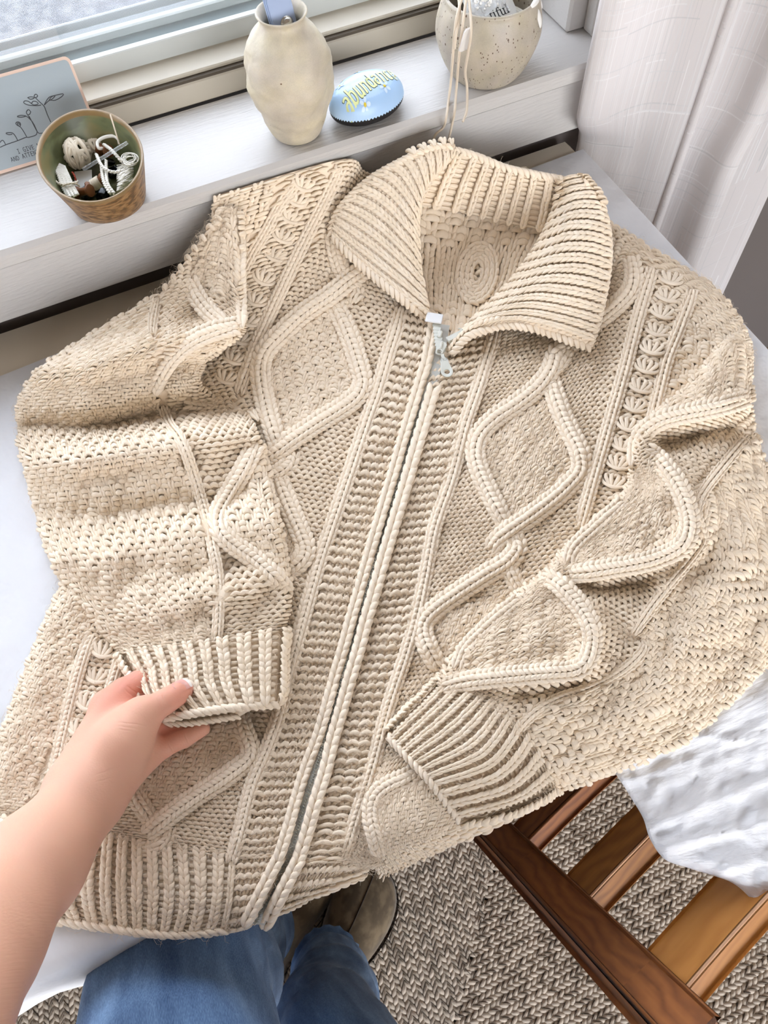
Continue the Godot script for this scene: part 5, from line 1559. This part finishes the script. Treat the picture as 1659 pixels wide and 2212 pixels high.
func stone() -> void:
	var c := Vector3(0.2835, SY + 0.0125, -0.6805)
	var ex := Vector3(0.0825, 0, -0.0164).normalized()
	var fr := Transform3D(Basis(ex, Vector3.UP, ex.cross(Vector3.UP)), c)
	var A := 0.0405
	var B := 0.0285
	var H := 0.0225
	var st := thing("painted_stone", "pale blue painted pebble lettered abundance with white daisies", "stone")
	M.stone_blue = mat(Color(1, 1, 1), 0.32, {albedo_texture = noise_tex(0.004, [[0.3, Color(0.66, 0.79, 0.93)], [0.7, Color(0.73, 0.84, 0.95)]], 128, 2, 3)})
	M.stone_black = mat(Color(0.06, 0.055, 0.07), 0.5)
	M.letter = mat(Color(0.90, 0.92, 0.66), 0.45)
	M.outline = mat(Color(0.20, 0.27, 0.30), 0.5)
	M.petal = mat(Color(0.82, 0.89, 0.96), 0.5)
	M.yolk = mat(Color(0.86, 0.76, 0.20), 0.5)
	var up := func(x: float, z: float) -> float:   # flat-topped pebble
		return H * sqrt(maxf(0.0, 1.0 - pow(sqrt(pow(x / A, 2.0) + pow(z / B, 2.0)), 2.8)))
	var b := MB.new()
	var g := PackedVector3Array()
	for j in 15:   # underside and waist, black
		var t := lerpf(-1.0, 0.14, j / 14.0)
		for s in 65:
			var a := TAU * s / 64.0
			var r := pow(maxf(0.0, 1.0 - t * t), 1.0 / 2.8)
			g.append(fr * Vector3(cos(a) * A * r, t * (0.0125 if t < 0 else H), sin(a) * B * r))
	b.grid(g, 65, 15, true)
	obj("underside", b.mesh(), M.stone_black, st)
	b = MB.new()
	g = PackedVector3Array()
	var N := 288
	for j in 24:
		for s in N + 1:
			var a := TAU * s / N
			var zig := 0.03 + 0.07 * absf(fposmod(s / 2.0, 2.0) - 1.0)
			var t := lerpf(zig, 1.0, sin(PI * 0.5 * j / 23.0))
			var r := pow(maxf(0.0, 1.0 - t * t), 1.0 / 2.8)
			g.append(fr * Vector3(cos(a) * (A + 0.0004) * r, t * (H + 0.0004), sin(a) * (B + 0.0004) * r))
	b.grid(g, N + 1, 24, true)
	obj("painted_top", b.mesh(), M.stone_blue, st)
	# lettering bent over the surface
	var tm := TextMesh.new()
	var f := SystemFont.new()
	f.font_names = ["Droid Sans"]
	tm.font = f
	tm.text = "abundance"
	tm.font_size = 48
	tm.pixel_size = 0.01
	tm.depth = 0.0
	tm.curve_step = 2.0
	var arr := tm.get_mesh_arrays()
	var vs: PackedVector3Array = arr[Mesh.ARRAY_VERTEX]
	var lo := Vector2(1e9, 1e9)
	var hi := -lo
	for v in vs:
		lo = lo.min(Vector2(v.x, v.y))
		hi = hi.max(Vector2(v.x, v.y))
	var ix: PackedInt32Array = arr[Mesh.ARRAY_INDEX] if arr[Mesh.ARRAY_INDEX] != null else PackedInt32Array(range(vs.size()))
	for level in 2:   # finer triangles, so that the letters follow the curve
		var nv := PackedVector3Array()
		for k in range(0, ix.size(), 3):
			var p := vs[ix[k]]
			var q := vs[ix[k + 1]]
			var r := vs[ix[k + 2]]
			var pq := (p + q) * 0.5
			var qr := (q + r) * 0.5
			var rp := (r + p) * 0.5
			nv.append_array([p, pq, rp, pq, q, qr, rp, qr, r, pq, qr, rp])
		vs = nv
		ix = PackedInt32Array(range(vs.size()))
	var put := func(offs: Array, lift: float, m: Material, called: String) -> void:
		var mb := MB.new()
		for o in offs:
			var base := mb.v.size()
			for v in vs:
				var x: float = ((v.x - lo.x) / (hi.x - lo.x) - 0.5) * 0.0650 + o.x
				var z: float = -((v.y - lo.y) / (hi.y - lo.y) - 0.45) * 0.0200 + 0.0055 + o.y - 0.15 * x
				mb.v.append(fr * Vector3(x, up.call(x, z) + lift, z))
				mb.n.append((fr.basis * Vector3(x / (A * A), 1.2 / H, z / (B * B))).normalized())
				mb.uv.append(Vector2.ZERO)
			for k in range(0, ix.size(), 3):
				var p: Vector3 = mb.v[base + ix[k]]
				var q: Vector3 = mb.v[base + ix[k + 1]]
				var r: Vector3 = mb.v[base + ix[k + 2]]
				if (r - p).cross(q - p).y >= 0:
					mb.ix.append_array([base + ix[k], base + ix[k + 1], base + ix[k + 2]])
				else:
					mb.ix.append_array([base + ix[k], base + ix[k + 2], base + ix[k + 1]])
		obj(called, mb.mesh(), m, st)
	var ring := []
	for k in 8:
		ring.append(Vector2(cos(TAU * k / 8.0), sin(TAU * k / 8.0)) * 0.0008)
	put.call(ring, 0.00055, M.outline, "letter_outline")
	var ring2 := [Vector2.ZERO]
	for k in 8:
		ring2.append(Vector2(cos(TAU * k / 8.0), sin(TAU * k / 8.0)) * 0.00035)
	put.call(ring2, 0.00085, M.letter, "lettering")
	# daisies
	for d in [[-0.0225, -0.0125, 0.85], [0.004, -0.0205, 0.8], [-0.0165, 0.0215, 1.05], [0.0105, 0.0165, 1.1], [0.031, 0.006, 0.9], [-0.0125, -0.0225, 0.6]]:
		var dz := MB.new()
		for k in 5:
			var a: float = TAU * k / 5.0 + d[0] * 60.0
			var pr := PackedVector2Array()
			var pg := PackedVector3Array()
			for j in 3:
				for s in 9:
					var e := TAU * s / 8.0
					var q := Vector2(cos(e) * 0.0021, sin(e) * 0.0014) * (j / 2.0) + Vector2(0.0033, 0)
					q = q.rotated(a) * d[2] + Vector2(d[0], d[1])
					pg.append(fr * Vector3(q.x, up.call(q.x, q.y) + 0.0011, q.y))
			dz.grid(pg, 9, 3, true, 1, 1, true)
		var fl := obj("daisy", dz.mesh(), M.petal, st)
		var ym := MB.new()
		var pg := PackedVector3Array()
		for j in 3:
			for s in 9:
				var e := TAU * s / 8.0
				var q: Vector2 = Vector2(cos(e), sin(e)) * 0.0013 * (j / 2.0) * d[2] + Vector2(d[0], d[1])
				pg.append(fr * Vector3(q.x, up.call(q.x, q.y) + 0.0017 - 0.0004 * (j / 2.0), q.y))
		ym.grid(pg, 9, 3, true, 1, 1, true)
		obj("centre", ym.mesh(), M.yolk, fl)

func pot() -> void:
	var c := Vector3(0.422, SY + 0.0004, -0.689)
	var po := thing("speckled_pot", "speckled oatmeal stoneware pot full of tags at the right of the sill", "pot")
	var prof := smooth(v3([0.0, 0.0, 0, 0.030, 0.0, 0, 0.036, 0.002, 0, 0.0445, 0.016, 0, 0.0515, 0.036, 0, 0.0525, 0.050, 0, 0.0490, 0.066, 0, 0.0462, 0.0735, 0, 0.0462, 0.0765, 0, 0.0445, 0.0782, 0, 0.0428, 0.0768, 0, 0.0428, 0.072, 0, 0.047, 0.055, 0, 0.046, 0.035, 0, 0.036, 0.010, 0, 0.0, 0.006, 0]), 0.0022)
	var pp := PackedVector2Array()
	for q in prof:
		pp.append(Vector2(q.x, q.y))
	var b := MB.new()
	b.lathe(pp, 72, c, 0.004)
	obj("body", b.mesh(), M.pot, po)
	# thick white glaze on the rim and its drips
	b = MB.new()
	for q in [[0.10, 0.42], [0.62, 1.10]]:
		var pts := PackedVector3Array()
		var rad := PackedFloat32Array()
		for k in 13:
			var a := lerpf(q[0], q[1], k / 12.0)
			pts.append(c + Vector3(cos(a) * 0.0447, 0.0768, sin(a) * 0.0447))
			rad.append(0.0028 * pow(sin(PI * (k + 0.6) / 13.2), 0.5))
		b.tube(pts, rad, 8)
	for q in [[0.82, 0.019, 0.0052], [0.30, 0.015, 0.0036], [-0.05, 0.013, 0.003]]:
		var g := PackedVector3Array()
		for j in 9:
			for s in 9:
				var e := TAU * s / 8.0
				var rr := sin(PI * 0.5 * j / 8.0)
				var y: float = 0.062 + sin(e) * q[1] * 0.5 * rr
				var w: float = cos(e) * q[2] * rr / 0.05
				var rd := 0.0462 + 0.0066 * smoothstep(0.075, 0.052, y) + 0.0016 * (1.0 - rr * rr)
				g.append(c + Vector3(cos(q[0] + w) * rd, y, sin(q[0] + w) * rd))
		b.grid(g, 9, 9, true, 1, 1, true)
	obj("glaze_drips", b.mesh(), M.glaze, po)
	# cards standing in the pot
	var cards := [[1092, 84, 0.076, "white card with large serif print at the front of the pot", 0.048, 0.03], [1112, 30, 0.086, "white card behind the printed one in the pot", 0.05, 0.016], [1120, 14, 0.09, "rear white card with rounded corners in the pot", 0.05, 0.0]]
	for k in 3:
		var q: Array = cards[k]
		var xb := Vector3(0.985, 0.02, -0.17).normalized()
		var yb := Vector3(0.02, 0.62, -0.78)
		yb = (yb - xb * yb.dot(xb)).normalized()
		var fr := Transform3D(Basis(xb, yb, xb.cross(yb)), c + Vector3(-0.022, 0.046 + k * 0.007, 0.022 - k * 0.010))
		var m := MB.new()
		m.plate(round_rect(0.052, 0.032, 0.002), 0.0007, fr)
		var t := thing("card_tag", q[3], "card")
		obj("card", m.mesh(), M.paper, t)
		if k == 0:
			t.add_child(words("tiful", 0.0088, M.ink, fr.translated_local(Vector3(0.0335, 0.0170, 0.0005)), "Droid Serif", 0.0001), true)
			t.add_child(words("LECTIVE", 0.0029, M.pencil, fr.translated_local(Vector3(0.0270, 0.0098, 0.0005)), "Droid Sans", 0.0001), true)
	# coiled tape under the cards
	b = MB.new()
	for k in 4:
		var pts := PackedVector3Array()
		for s in 33:
			var a := TAU * s / 32.0
			pts.append(c + Vector3(0.008 + cos(a) * (0.020 + 0.0035 * k), 0.048, 0.004 + sin(a) * (0.020 + 0.0035 * k)))
		b.tube(pts, PackedFloat32Array([0.0013]), 6, 2.0)
	tag(obj("ribbon_coil", b.mesh(), M.cotton), "coiled cream ribbon under the cards in the pot", "ribbon")
	# crumpled clear bag
	var nz := FastNoiseLite.new()
	nz.seed = 6
	nz.frequency = 60.0
	b = MB.new()
	var g2 := PackedVector3Array()
	for j in 21:
		for i in 25:
			var u := i / 24.0 - 0.5
			var v := j / 20.0
			var p := c + Vector3(-0.010 + u * 0.044, 0.071 + v * 0.020 + 0.004 * sin(u * 9.0), 0.019 - v * 0.030)
			p += Vector3(0.002, 0.006, 0.006) * nz.get_noise_3d(p.x, p.y, p.z)
			g2.append(p)
	b.grid(g2, 25, 21)
	var bag := thing("plastic_bag", "crumpled clear plastic bag of tiny white beads on top of the cards", "bag")
	obj("film", b.mesh(), mat(Color(0.90, 0.92, 0.95, 0.30), 0.12, {transparency = BaseMaterial3D.TRANSPARENCY_ALPHA}), bag)
	b = MB.new()
	var gr := RandomNumberGenerator.new()
	gr.seed = 15
	for k in 46:
		var rr := gr.randf_range(0.0010, 0.0021)
		b.lathe(PackedVector2Array([Vector2(0, -rr), Vector2(rr * 0.7, -rr * 0.7), Vector2(rr, 0), Vector2(rr * 0.7, rr * 0.7), Vector2(0, rr)]), 8, c + Vector3(-0.016 + gr.randf_range(-0.009, 0.014), 0.074 + gr.randf_range(0, 0.008), 0.014 + gr.randf_range(-0.012, 0.006)))
	obj("beads", b.mesh(), M.glaze, bag).set_meta("kind", "stuff")
	# cords with a clear hang tag over the front of the pot and the sill
	var cords := [[[1000, -10, 0.955, 986, 40, 0.946, 979, 110, 0.918, 974, 175, 0.880, 969, 215, 0.8625, 964, 252, 0.861], "left white cord loop hanging over the front of the pot", [958, 275, 940, 292, 932, 318]], [[1008, -10, 0.955, 1000, 50, 0.945, 992, 120, 0.912, 986, 190, 0.872, 982, 240, 0.862], "middle white cord hanging over the front of the pot", [978, 262, 972, 290, 966, 312]], [[1012, -10, 0.955, 1018, 60, 0.944, 1012, 110, 0.922, 1005, 155, 0.896, 1009, 190, 0.872, 1008, 238, 0.862, 1000, 262, 0.8615], "right white cord hanging over the front of the pot", []], [[990, -10, 0.952, 993, 30, 0.947, 985, 75, 0.935, 982, 105, 0.922], "short cord doubled beside the left loop over the pot rim", []]]
	for q in cords:
		var ctl := []
		for k in range(0, q[0].size(), 3):
			ctl.append(P(q[0][k], q[0][k + 1], q[0][k + 2]))
		for k in range(0, q[2].size(), 2):
			ctl.append(Qz(q[2][k], q[2][k + 1], -0.6445))
		tag(rope(ctl, 0.0013, M.cord, "white_cord", null, 1, 0.002), q[1], "cord")
	b = MB.new()
	var h0 := P(1012, 58, 0.945)
	var h1 := P(1003, 108, 0.920)
	var dy := (h0 - h1).normalized()
	var dx := Vector3(1, 0, -0.1)
	dx = (dx - dy * dx.dot(dy)).normalized()
	b.plate(p2([-0.0065, 0.002, -0.0035, 0, 0.0035, 0, 0.0065, 0.002, 0.0038, 0.0215, 0.002, 0.024, -0.002, 0.024, -0.0038, 0.0215]), 0.0016, Transform3D(Basis(dx, dy, dx.cross(dy)), h1))
	tag(obj("hang_tag", b.mesh(), mat(Color(0.93, 0.91, 0.89, 0.75), 0.3, {transparency = BaseMaterial3D.TRANSPARENCY_ALPHA})), "frosted plastic tag hanging on the cords before the pot", "tag")

# ---------- the person: hand and forearm, jeans, shoe ----------
class Field:   # tapered capsules, smoothly joined; groups[0] is the core
	var groups := []
	func cap(p: Vector3, bn: Array) -> float:
		var a: Vector3 = bn[0]
		var ab: Vector3 = bn[1] - a
		var t := clampf((p - a).dot(ab) / ab.length_squared(), 0.0, 1.0)
		return (p - a - ab * t).length() - lerpf(bn[2], bn[3], t)
	func smin(a: float, b: float, k: float) -> float:
		var h := maxf(k - absf(a - b), 0.0) / k
		return minf(a, b) - h * h * k * 0.25
	func at(p: Vector3) -> float:
		var core := 1e3
		for bn in groups[0][1]:
			core = smin(core, cap(p, bn), groups[0][0])
		var d := core
		for i in range(1, groups.size()):
			var f := 1e3
			for bn in groups[i][1]:
				f = smin(f, cap(p, bn), groups[i][0])
			d = minf(d, smin(core, f, groups[i][2]))
		return d
	func mesh(cell: float, tint: Callable) -> MB:
		var lo := Vector3(1e9, 1e9, 1e9)
		var hi := -lo
		for gp in groups:
			for bn in gp[1]:
				for e in 2:
					var r: Vector3 = Vector3.ONE * (bn[2 + e] + cell * 3)
					lo = lo.min(bn[e] - r)
					hi = hi.max(bn[e] + r)
		var bx := 4
		var n := Vector3i(((hi - lo) / (cell * bx)).ceil()) * bx
		var sx := n.x + 1
		var sy := n.y + 1
		var fld := PackedFloat32Array()
		fld.resize(sx * sy * (n.z + 1))
		fld.fill(1e6)
		var vid := PackedInt32Array()
		vid.resize(sx * sy * (n.z + 1))
		vid.fill(-1)
		var blocks := []
		for z in range(0, n.z, bx):
			for y in range(0, n.y, bx):
				for x in range(0, n.x, bx):
					if absf(at(lo + Vector3(x + 2, y + 2, z + 2) * cell)) < cell * bx * 0.95:
						blocks.append(Vector3i(x, y, z))
						for k in bx + 1:
							for j in bx + 1:
								for i in bx + 1:
									var q := (x + i) + sx * ((y + j) + sy * (z + k))
									if fld[q] > 9e5:
										fld[q] = at(lo + Vector3(x + i, y + j, z + k) * cell)
		var b := MB.new()
		var off := [0, 1, sx, sx + 1, sx * sy, sx * sy + 1, sx * sy + sx, sx * sy + sx + 1]
		var edges := [[0, 1], [2, 3], [4, 5], [6, 7], [0, 2], [1, 3], [4, 6], [5, 7], [0, 4], [1, 5], [2, 6], [3, 7]]
		for bl in blocks:
			for k in bx:
				for j in bx:
					for i in bx:
						var q: int = (bl.x + i) + sx * ((bl.y + j) + sy * (bl.z + k))
						var inside := 0
						for c in 8:
							if fld[q + off[c]] < 0:
								inside += 1
						if inside == 0 or inside == 8:
							continue
						var s := Vector3.ZERO
						var cnt := 0
						for e in edges:
							var fa := fld[q + off[e[0]]]
							var fb := fld[q + off[e[1]]]
							if (fa < 0) != (fb < 0):
								var t := fa / (fa - fb)
								var ca := Vector3(e[0] & 1, (e[0] >> 1) & 1, e[0] >> 2)
								var cb := Vector3(e[1] & 1, (e[1] >> 1) & 1, e[1] >> 2)
								s += ca.lerp(cb, t)
								cnt += 1
						var p := lo + (Vector3(bl.x + i, bl.y + j, bl.z + k) + s / cnt) * cell
						var h := cell * 0.5
						var nn := Vector3(at(p + Vector3(h, 0, 0)) - at(p - Vector3(h, 0, 0)), at(p + Vector3(0, h, 0)) - at(p - Vector3(0, h, 0)), at(p + Vector3(0, 0, h)) - at(p - Vector3(0, 0, h))).normalized()
						vid[q] = b.v.size()
						b.v.append(p)
						b.n.append(nn)
						b.uv.append(Vector2((p.x + 0.26) / 0.2, (p.z + 0.42) / 0.2))
						b.col.append(tint.call(p))
		var ax := [[1, sx, sx * sy], [sx, sx * sy, 1], [sx * sy, 1, sx]]
		for bl in blocks:
			for k in bx:
				for j in bx:
					for i in bx:
						var q: int = (bl.x + i) + sx * ((bl.y + j) + sy * (bl.z + k))
						for d in 3:
							var a: Array = ax[d]
							if (fld[q] < 0) == (fld[q + a[0]] < 0):
								continue
							var q1: int = q - a[1]
							var q2: int = q - a[2]
							var q3: int = q - a[1] - a[2]
							if q3 < 0 or vid[q] < 0 or vid[q1] < 0 or vid[q2] < 0 or vid[q3] < 0:
								continue
							if fld[q] < 0:
								b.ix.append_array([vid[q], vid[q3], vid[q1], vid[q], vid[q2], vid[q3]])
							else:
								b.ix.append_array([vid[q], vid[q1], vid[q3], vid[q], vid[q3], vid[q2]])
		return b

func bone(a: Array, c: Array) -> Array:   # px, py, mm above the desk, radius in mm
	return [Q(a[0], a[1], a[2]), Q(c[0], c[1], c[2]), a[3] * 0.001, c[3] * 0.001]
func chain(l: Array) -> Array:
	var o := []
	for i in l.size() - 1:
		o.append(bone(l[i], l[i + 1]))
	return o

func skin_relief() -> ImageTexture:   # fine skin grain with the hand's creases, laid out in plan
	var im := Image.create(1024, 1024, false, Image.FORMAT_RF)
	var n := FastNoiseLite.new()
	n.frequency = 0.11
	n.fractal_octaves = 3
	for y in 1024:
		for x in 1024:
			im.set_pixel(x, y, Color(0.6 + 0.035 * n.get_noise_2d(x, y), 0, 0))
	for q in [[341, 1503, 347, 1527, 67, 0.28], [351, 1499, 362, 1522, 66, 0.28], [346, 1502, 354, 1525, 66, 0.12], [268, 1577, 326, 1579, 58, 0.22], [276, 1588, 318, 1591, 54, 0.2], [284, 1598, 312, 1600, 50, 0.16], [276, 1484, 298, 1499, 47, 0.28], [270, 1490, 288, 1506, 49, 0.16], [284, 1526, 306, 1508, 52, 0.3], [362, 1602, 371, 1624, 40, 0.2], [398, 1584, 405, 1604, 38, 0.18], [222, 1690, 262, 1668, 62, 0.1], [228, 1706, 262, 1690, 58, 0.12], [250, 1535, 268, 1546, 58, 0.1], [330, 1528, 334, 1546, 67, 0.08]]:
		var a := Q(q[0], q[1], q[4])
		var c := Q(q[2], q[3], q[4])
		for k in 60:
			var p := a.lerp(c, k / 59.0)
			var cx := int((p.x + 0.26) / 0.2 * 1024.0 + sin(k * 0.22) * 0.8)
			var cy := int((p.z + 0.42) / 0.2 * 1024.0 + cos(k * 0.2) * 0.8)
			var dp: float = q[5] * sin(PI * (k + 3) / 66.0)
			for j in range(-7, 8):
				for i in range(-7, 8):
					var v := 0.6 - dp * exp(-(i * i + j * j) / 9.0)
					var x := posmod(cx + i, 1024)
					var y := posmod(cy + j, 1024)
					if v < im.get_pixel(x, y).r:
						im.set_pixel(x, y, Color(v, 0, 0))
	return ImageTexture.create_from_image(im)

func person() -> void:
	M.skin = mat(Color(0.90, 0.70, 0.60), 0.5, {vertex_color_use_as_albedo = true, subsurf_scatter_enabled = true, subsurf_scatter_strength = 0.12, heightmap_enabled = true, heightmap_texture = skin_relief(), heightmap_scale = 0.12, metallic_specular = 0.35})
	M.nail = mat(Color(0.88, 0.66, 0.62), 0.2)
	M.nail_tip = mat(Color(0.94, 0.90, 0.86), 0.3)
	var who := thing("person", "person in blue jeans and brown suede shoes holding the left sleeve cuff", "person")
	var f := Field.new()
	var wr := [178, 1712, 62, 21]
	f.groups = [
		[0.012, chain([[-190, 2250, 185, 42], [-60, 2040, 132, 36], [70, 1870, 92, 30], wr]) + [bone([70, 1870, 90, 27], [206, 1740, 52, 17]), bone([150, 1690, 60, 15], [236, 1530, 46, 12]), bone(wr, [268, 1580, 44, 19]), bone([205, 1730, 52, 17], [310, 1630, 36, 13]), bone([190, 1700, 55, 18], [290, 1592, 38, 14]), bone([196, 1716, 62, 16], [262, 1606, 62, 17]), bone([262, 1606, 62, 17], [298, 1556, 60, 12.5])]],
		[0.004, chain([[285, 1572, 62, 13], [312, 1540, 62, 10.6], [358, 1515, 59, 8.6], [382, 1500, 56, 8.0], [400, 1490, 53, 6.6]]), 0.010],
		[0.004, chain([[236, 1526, 45, 12.5], [268, 1496, 40, 10.6], [300, 1476, 36, 9.2], [330, 1490, 30, 8.0], [356, 1506, 29, 6.6]]), 0.008],
		[0.004, chain([[262, 1560, 38, 12], [318, 1534, 31, 8.4], [370, 1522, 29, 7.2], [410, 1517, 28, 6.4]]), 0.006],
		[0.003, chain([[294, 1588, 36, 10.5], [340, 1572, 30, 7.6], [385, 1561, 28, 7.0], [430, 1551, 27, 6.0]]), 0.005],
		[0.003, chain([[308, 1634, 36, 10.5], [350, 1616, 32, 7.6], [398, 1594, 30, 7.0], [438, 1574, 28, 5.8]]), 0.005]]
	var red := [Q(300, 1470, 30), Q(405, 1490, 55), Q(430, 1560, 12), Q(345, 1605, 18), Q(255, 1520, 45), Q(330, 1575, 20)]
	var tint := func(p: Vector3) -> Color:
		var k := 0.0
		for q in red:
			k += exp(-(p - q).length_squared() / 0.0005)
		k = minf(k, 1.0)
		return Color(1.0, 1.0 - 0.22 * k, 1.0 - 0.20 * k)
	var body := obj("body", f.mesh(0.0024, tint).mesh(), M.skin, who)
	# thumb nail: a curved plate on the back of the thumb tip
	var n0 := Q(372, 1502, 66)
	var tip := Q(402, 1486, 60)
	var dy := (tip - n0).normalized()
	var up := Vector3.UP + Vector3(0.05, 0, -0.25)
	up = (up - dy * up.dot(dy)).normalized()
	var dx := dy.cross(up)
	var g := PackedVector3Array()
	var g2 := PackedVector3Array()
	var cen := Q(387, 1496.5, 54.5)
	for j in 11:
		for i in 11:
			var u := i / 10.0 * 2.0 - 1.0
			var v := j / 10.0
			var w := 0.0056 * sqrt(clampf(1.0 - pow(maxf(0.0, 0.35 - v) / 0.35, 2.0), 0.05, 1.0))
			var x := u * w
			var y := lerpf(-0.0055, 0.0072, v)
			g.append(cen + dx * x + dy * y + up * (0.0090 - 0.0014 * v - x * x * 52.0))
			if j >= 9:
				g2.append(cen + dx * x * 0.97 + dy * (y + 0.0011 * (j - 9) * (1.0 - u * u * 0.7)) + up * (0.0091 - 0.0014 * v - x * x * 53.0))
	var b := MB.new()
	b.grid(g, 11, 11, false, 1, 1, true)
	var nail := obj("thumbnail", b.mesh(), M.nail, body)
	b = MB.new()
	b.grid(g2, 11, 2, false, 1, 1, true)
	obj("nail_tip", b.mesh(), M.nail_tip, nail)

	# jeans
	var denim := Image.create(512, 512, false, Image.FORMAT_RGBA8)
	var nz := FastNoiseLite.new()
	nz.seed = 8
	nz.frequency = 0.011
	nz.fractal_octaves = 4
	var gr := RandomNumberGenerator.new()
	gr.seed = 2
	for y in 512:
		for x in 512:
			var k := 0.5 + 0.55 * nz.get_noise_2d(x, y * 0.7) + gr.randf_range(-0.20, 0.20) + (0.10 if (x + y) % 4 == 0 else 0.0)
			denim.set_pixel(x, y, Color(0.20, 0.31, 0.46).lerp(Color(0.50, 0.63, 0.78), clampf(k, 0, 1)))
	M.denim = mat(Color(1, 1, 1), 0.9, {albedo_texture = ImageTexture.create_from_image(denim), uv1_scale = Vector3(2, 2.4, 1), rim_enabled = true, rim = 0.2})
	var legs := [[[-0.13, 0.97, 0.36, 0.098, 1], [-0.165, 0.86, 0.20, 0.082, 1], [388, 2235, 0.66, 0.070], [448, 2110, 0.52, 0.064], [490, 2050, 0.35, 0.058], [530, 2015, 0.18, 0.053], [556, 1992, 0.06, 0.054]], [[0.05, 0.97, 0.36, 0.095, 1], [-0.02, 0.72, 0.215, 0.070, 1], [718, 2260, 0.38, 0.060], [722, 2180, 0.25, 0.056], [718, 2125, 0.15, 0.052], [715, 2098, 0.092, 0.050]]]
	var wn := FastNoiseLite.new()
	wn.seed = 31
	wn.frequency = 9.0
	b = MB.new()
	for L in legs:
		var ctl := []
		var rr := []
		for q in L:
			ctl.append(Vector3(q[0], q[1], q[2]) if q.size() > 4 else P(q[0], q[1], q[2]))
			rr.append(Vector3(q[3], 0, 0))
		g = PackedVector3Array()
		var rows := 60
		for j in rows + 1:
			var x := float(j) / rows * (ctl.size() - 1)
			var o := crv(ctl, x)
			var t := (crv(ctl, minf(x + 0.05, ctl.size() - 1)) - crv(ctl, maxf(x - 0.05, 0))).normalized()
			var sd := t.cross(Vector3.BACK).normalized()
			var fw := sd.cross(t)
			var r := crv(rr, x).x
			for s in 49:
				var a := TAU * s / 48.0
				var d := sd * cos(a) + fw * sin(a) * 1.08
				var p := o + d * r
				var wr_ := 0.010 * wn.get_noise_3d(p.x * 0.6, p.y * 1.8, p.z * 0.6) + 0.003 * sin(a * 2.0 + j * 0.5)
				if j == rows:
					wr_ += 0.0015 * sin(a * 19.0)
				g.append(p + d * wr_)
		b.grid(g, 49, rows + 1, true, 1.0, 1.0, true)
	obj("jeans", b.mesh(), M.denim, who)
	# shoes
	M.suede = mat(Color(1, 1, 1), 0.95, {albedo_texture = noise_tex(0.02, [[0.3, Color(0.36, 0.30, 0.22)], [0.7, Color(0.48, 0.41, 0.31)]], 256, 4, 51), rim_enabled = true, rim = 0.5})
	M.sole = mat(Color(0.22, 0.18, 0.14), 0.8)
	shoe(who, P(818, 1868, 0.02), P(700, 2098, 0.02))
	shoe(who, P(700, 1800, 0.02), P(590, 2010, 0.02))

func shoe(who: Node3D, toe: Vector3, ank: Vector3) -> void:
	toe.y = 0.0045
	ank.y = 0.0045
	var d := (toe - ank).normalized()
	var sd := d.cross(Vector3.UP)
	var heel := toe - d * 0.262
	var st := [[0.0, 0.006, 0.050], [0.03, 0.024, 0.075], [0.12, 0.033, 0.092], [0.30, 0.034, 0.098], [0.48, 0.038, 0.080], [0.62, 0.0455, 0.064], [0.76, 0.0500, 0.052], [0.88, 0.0455, 0.043], [0.96, 0.0310, 0.036], [0.992, 0.0150, 0.028], [1.0, 0.003, 0.020]]
	var ctl := v3([st[0][0], st[0][1], st[0][2]])
	ctl.clear()
	for q in st:
		ctl.append(Vector3(q[0], q[1], q[2]))
	var g := PackedVector3Array()
	var seam := PackedVector3Array()
	var sg := PackedVector3Array()
	for j in 41:
		var q := crv(ctl, j / 40.0 * (ctl.size() - 1))
		var c := heel + d * q.x * 0.262 + sd * 0.010 * sin(PI * q.x)
		for s in 25:
			var a := PI * s / 24.0
			var x := cos(a)
			var y := pow(sin(a), 0.75)
			g.append(c - sd * x * q.y + Vector3.UP * (0.014 + y * (q.z - 0.014)))
		for s in [[-1.06, 0.014], [-1.06, 0.0], [1.06, 0.0], [1.06, 0.014]]:
			sg.append(c - sd * s[0] * (q.y + 0.001) + Vector3.UP * (s[1] - 0.004))
		if q.x > 0.45 and q.x < 0.97:
			seam.append(c + Vector3.UP * (q.z + 0.0002))
	var b := MB.new()
	b.grid(g, 25, 41, false, 1, 2)
	var up := obj("shoe", b.mesh(), M.suede, who)
	up.set_meta("label", "brown suede shoe with a centre seam")
	b = MB.new()
	b.grid(sg, 4, 41, false, 1, 1, true)
	obj("sole", b.mesh(), M.sole, up)
	b = MB.new()
	b.tube(seam, PackedFloat32Array([0.0011]), 6)
	obj("seam", b.mesh(), M.sole, up)
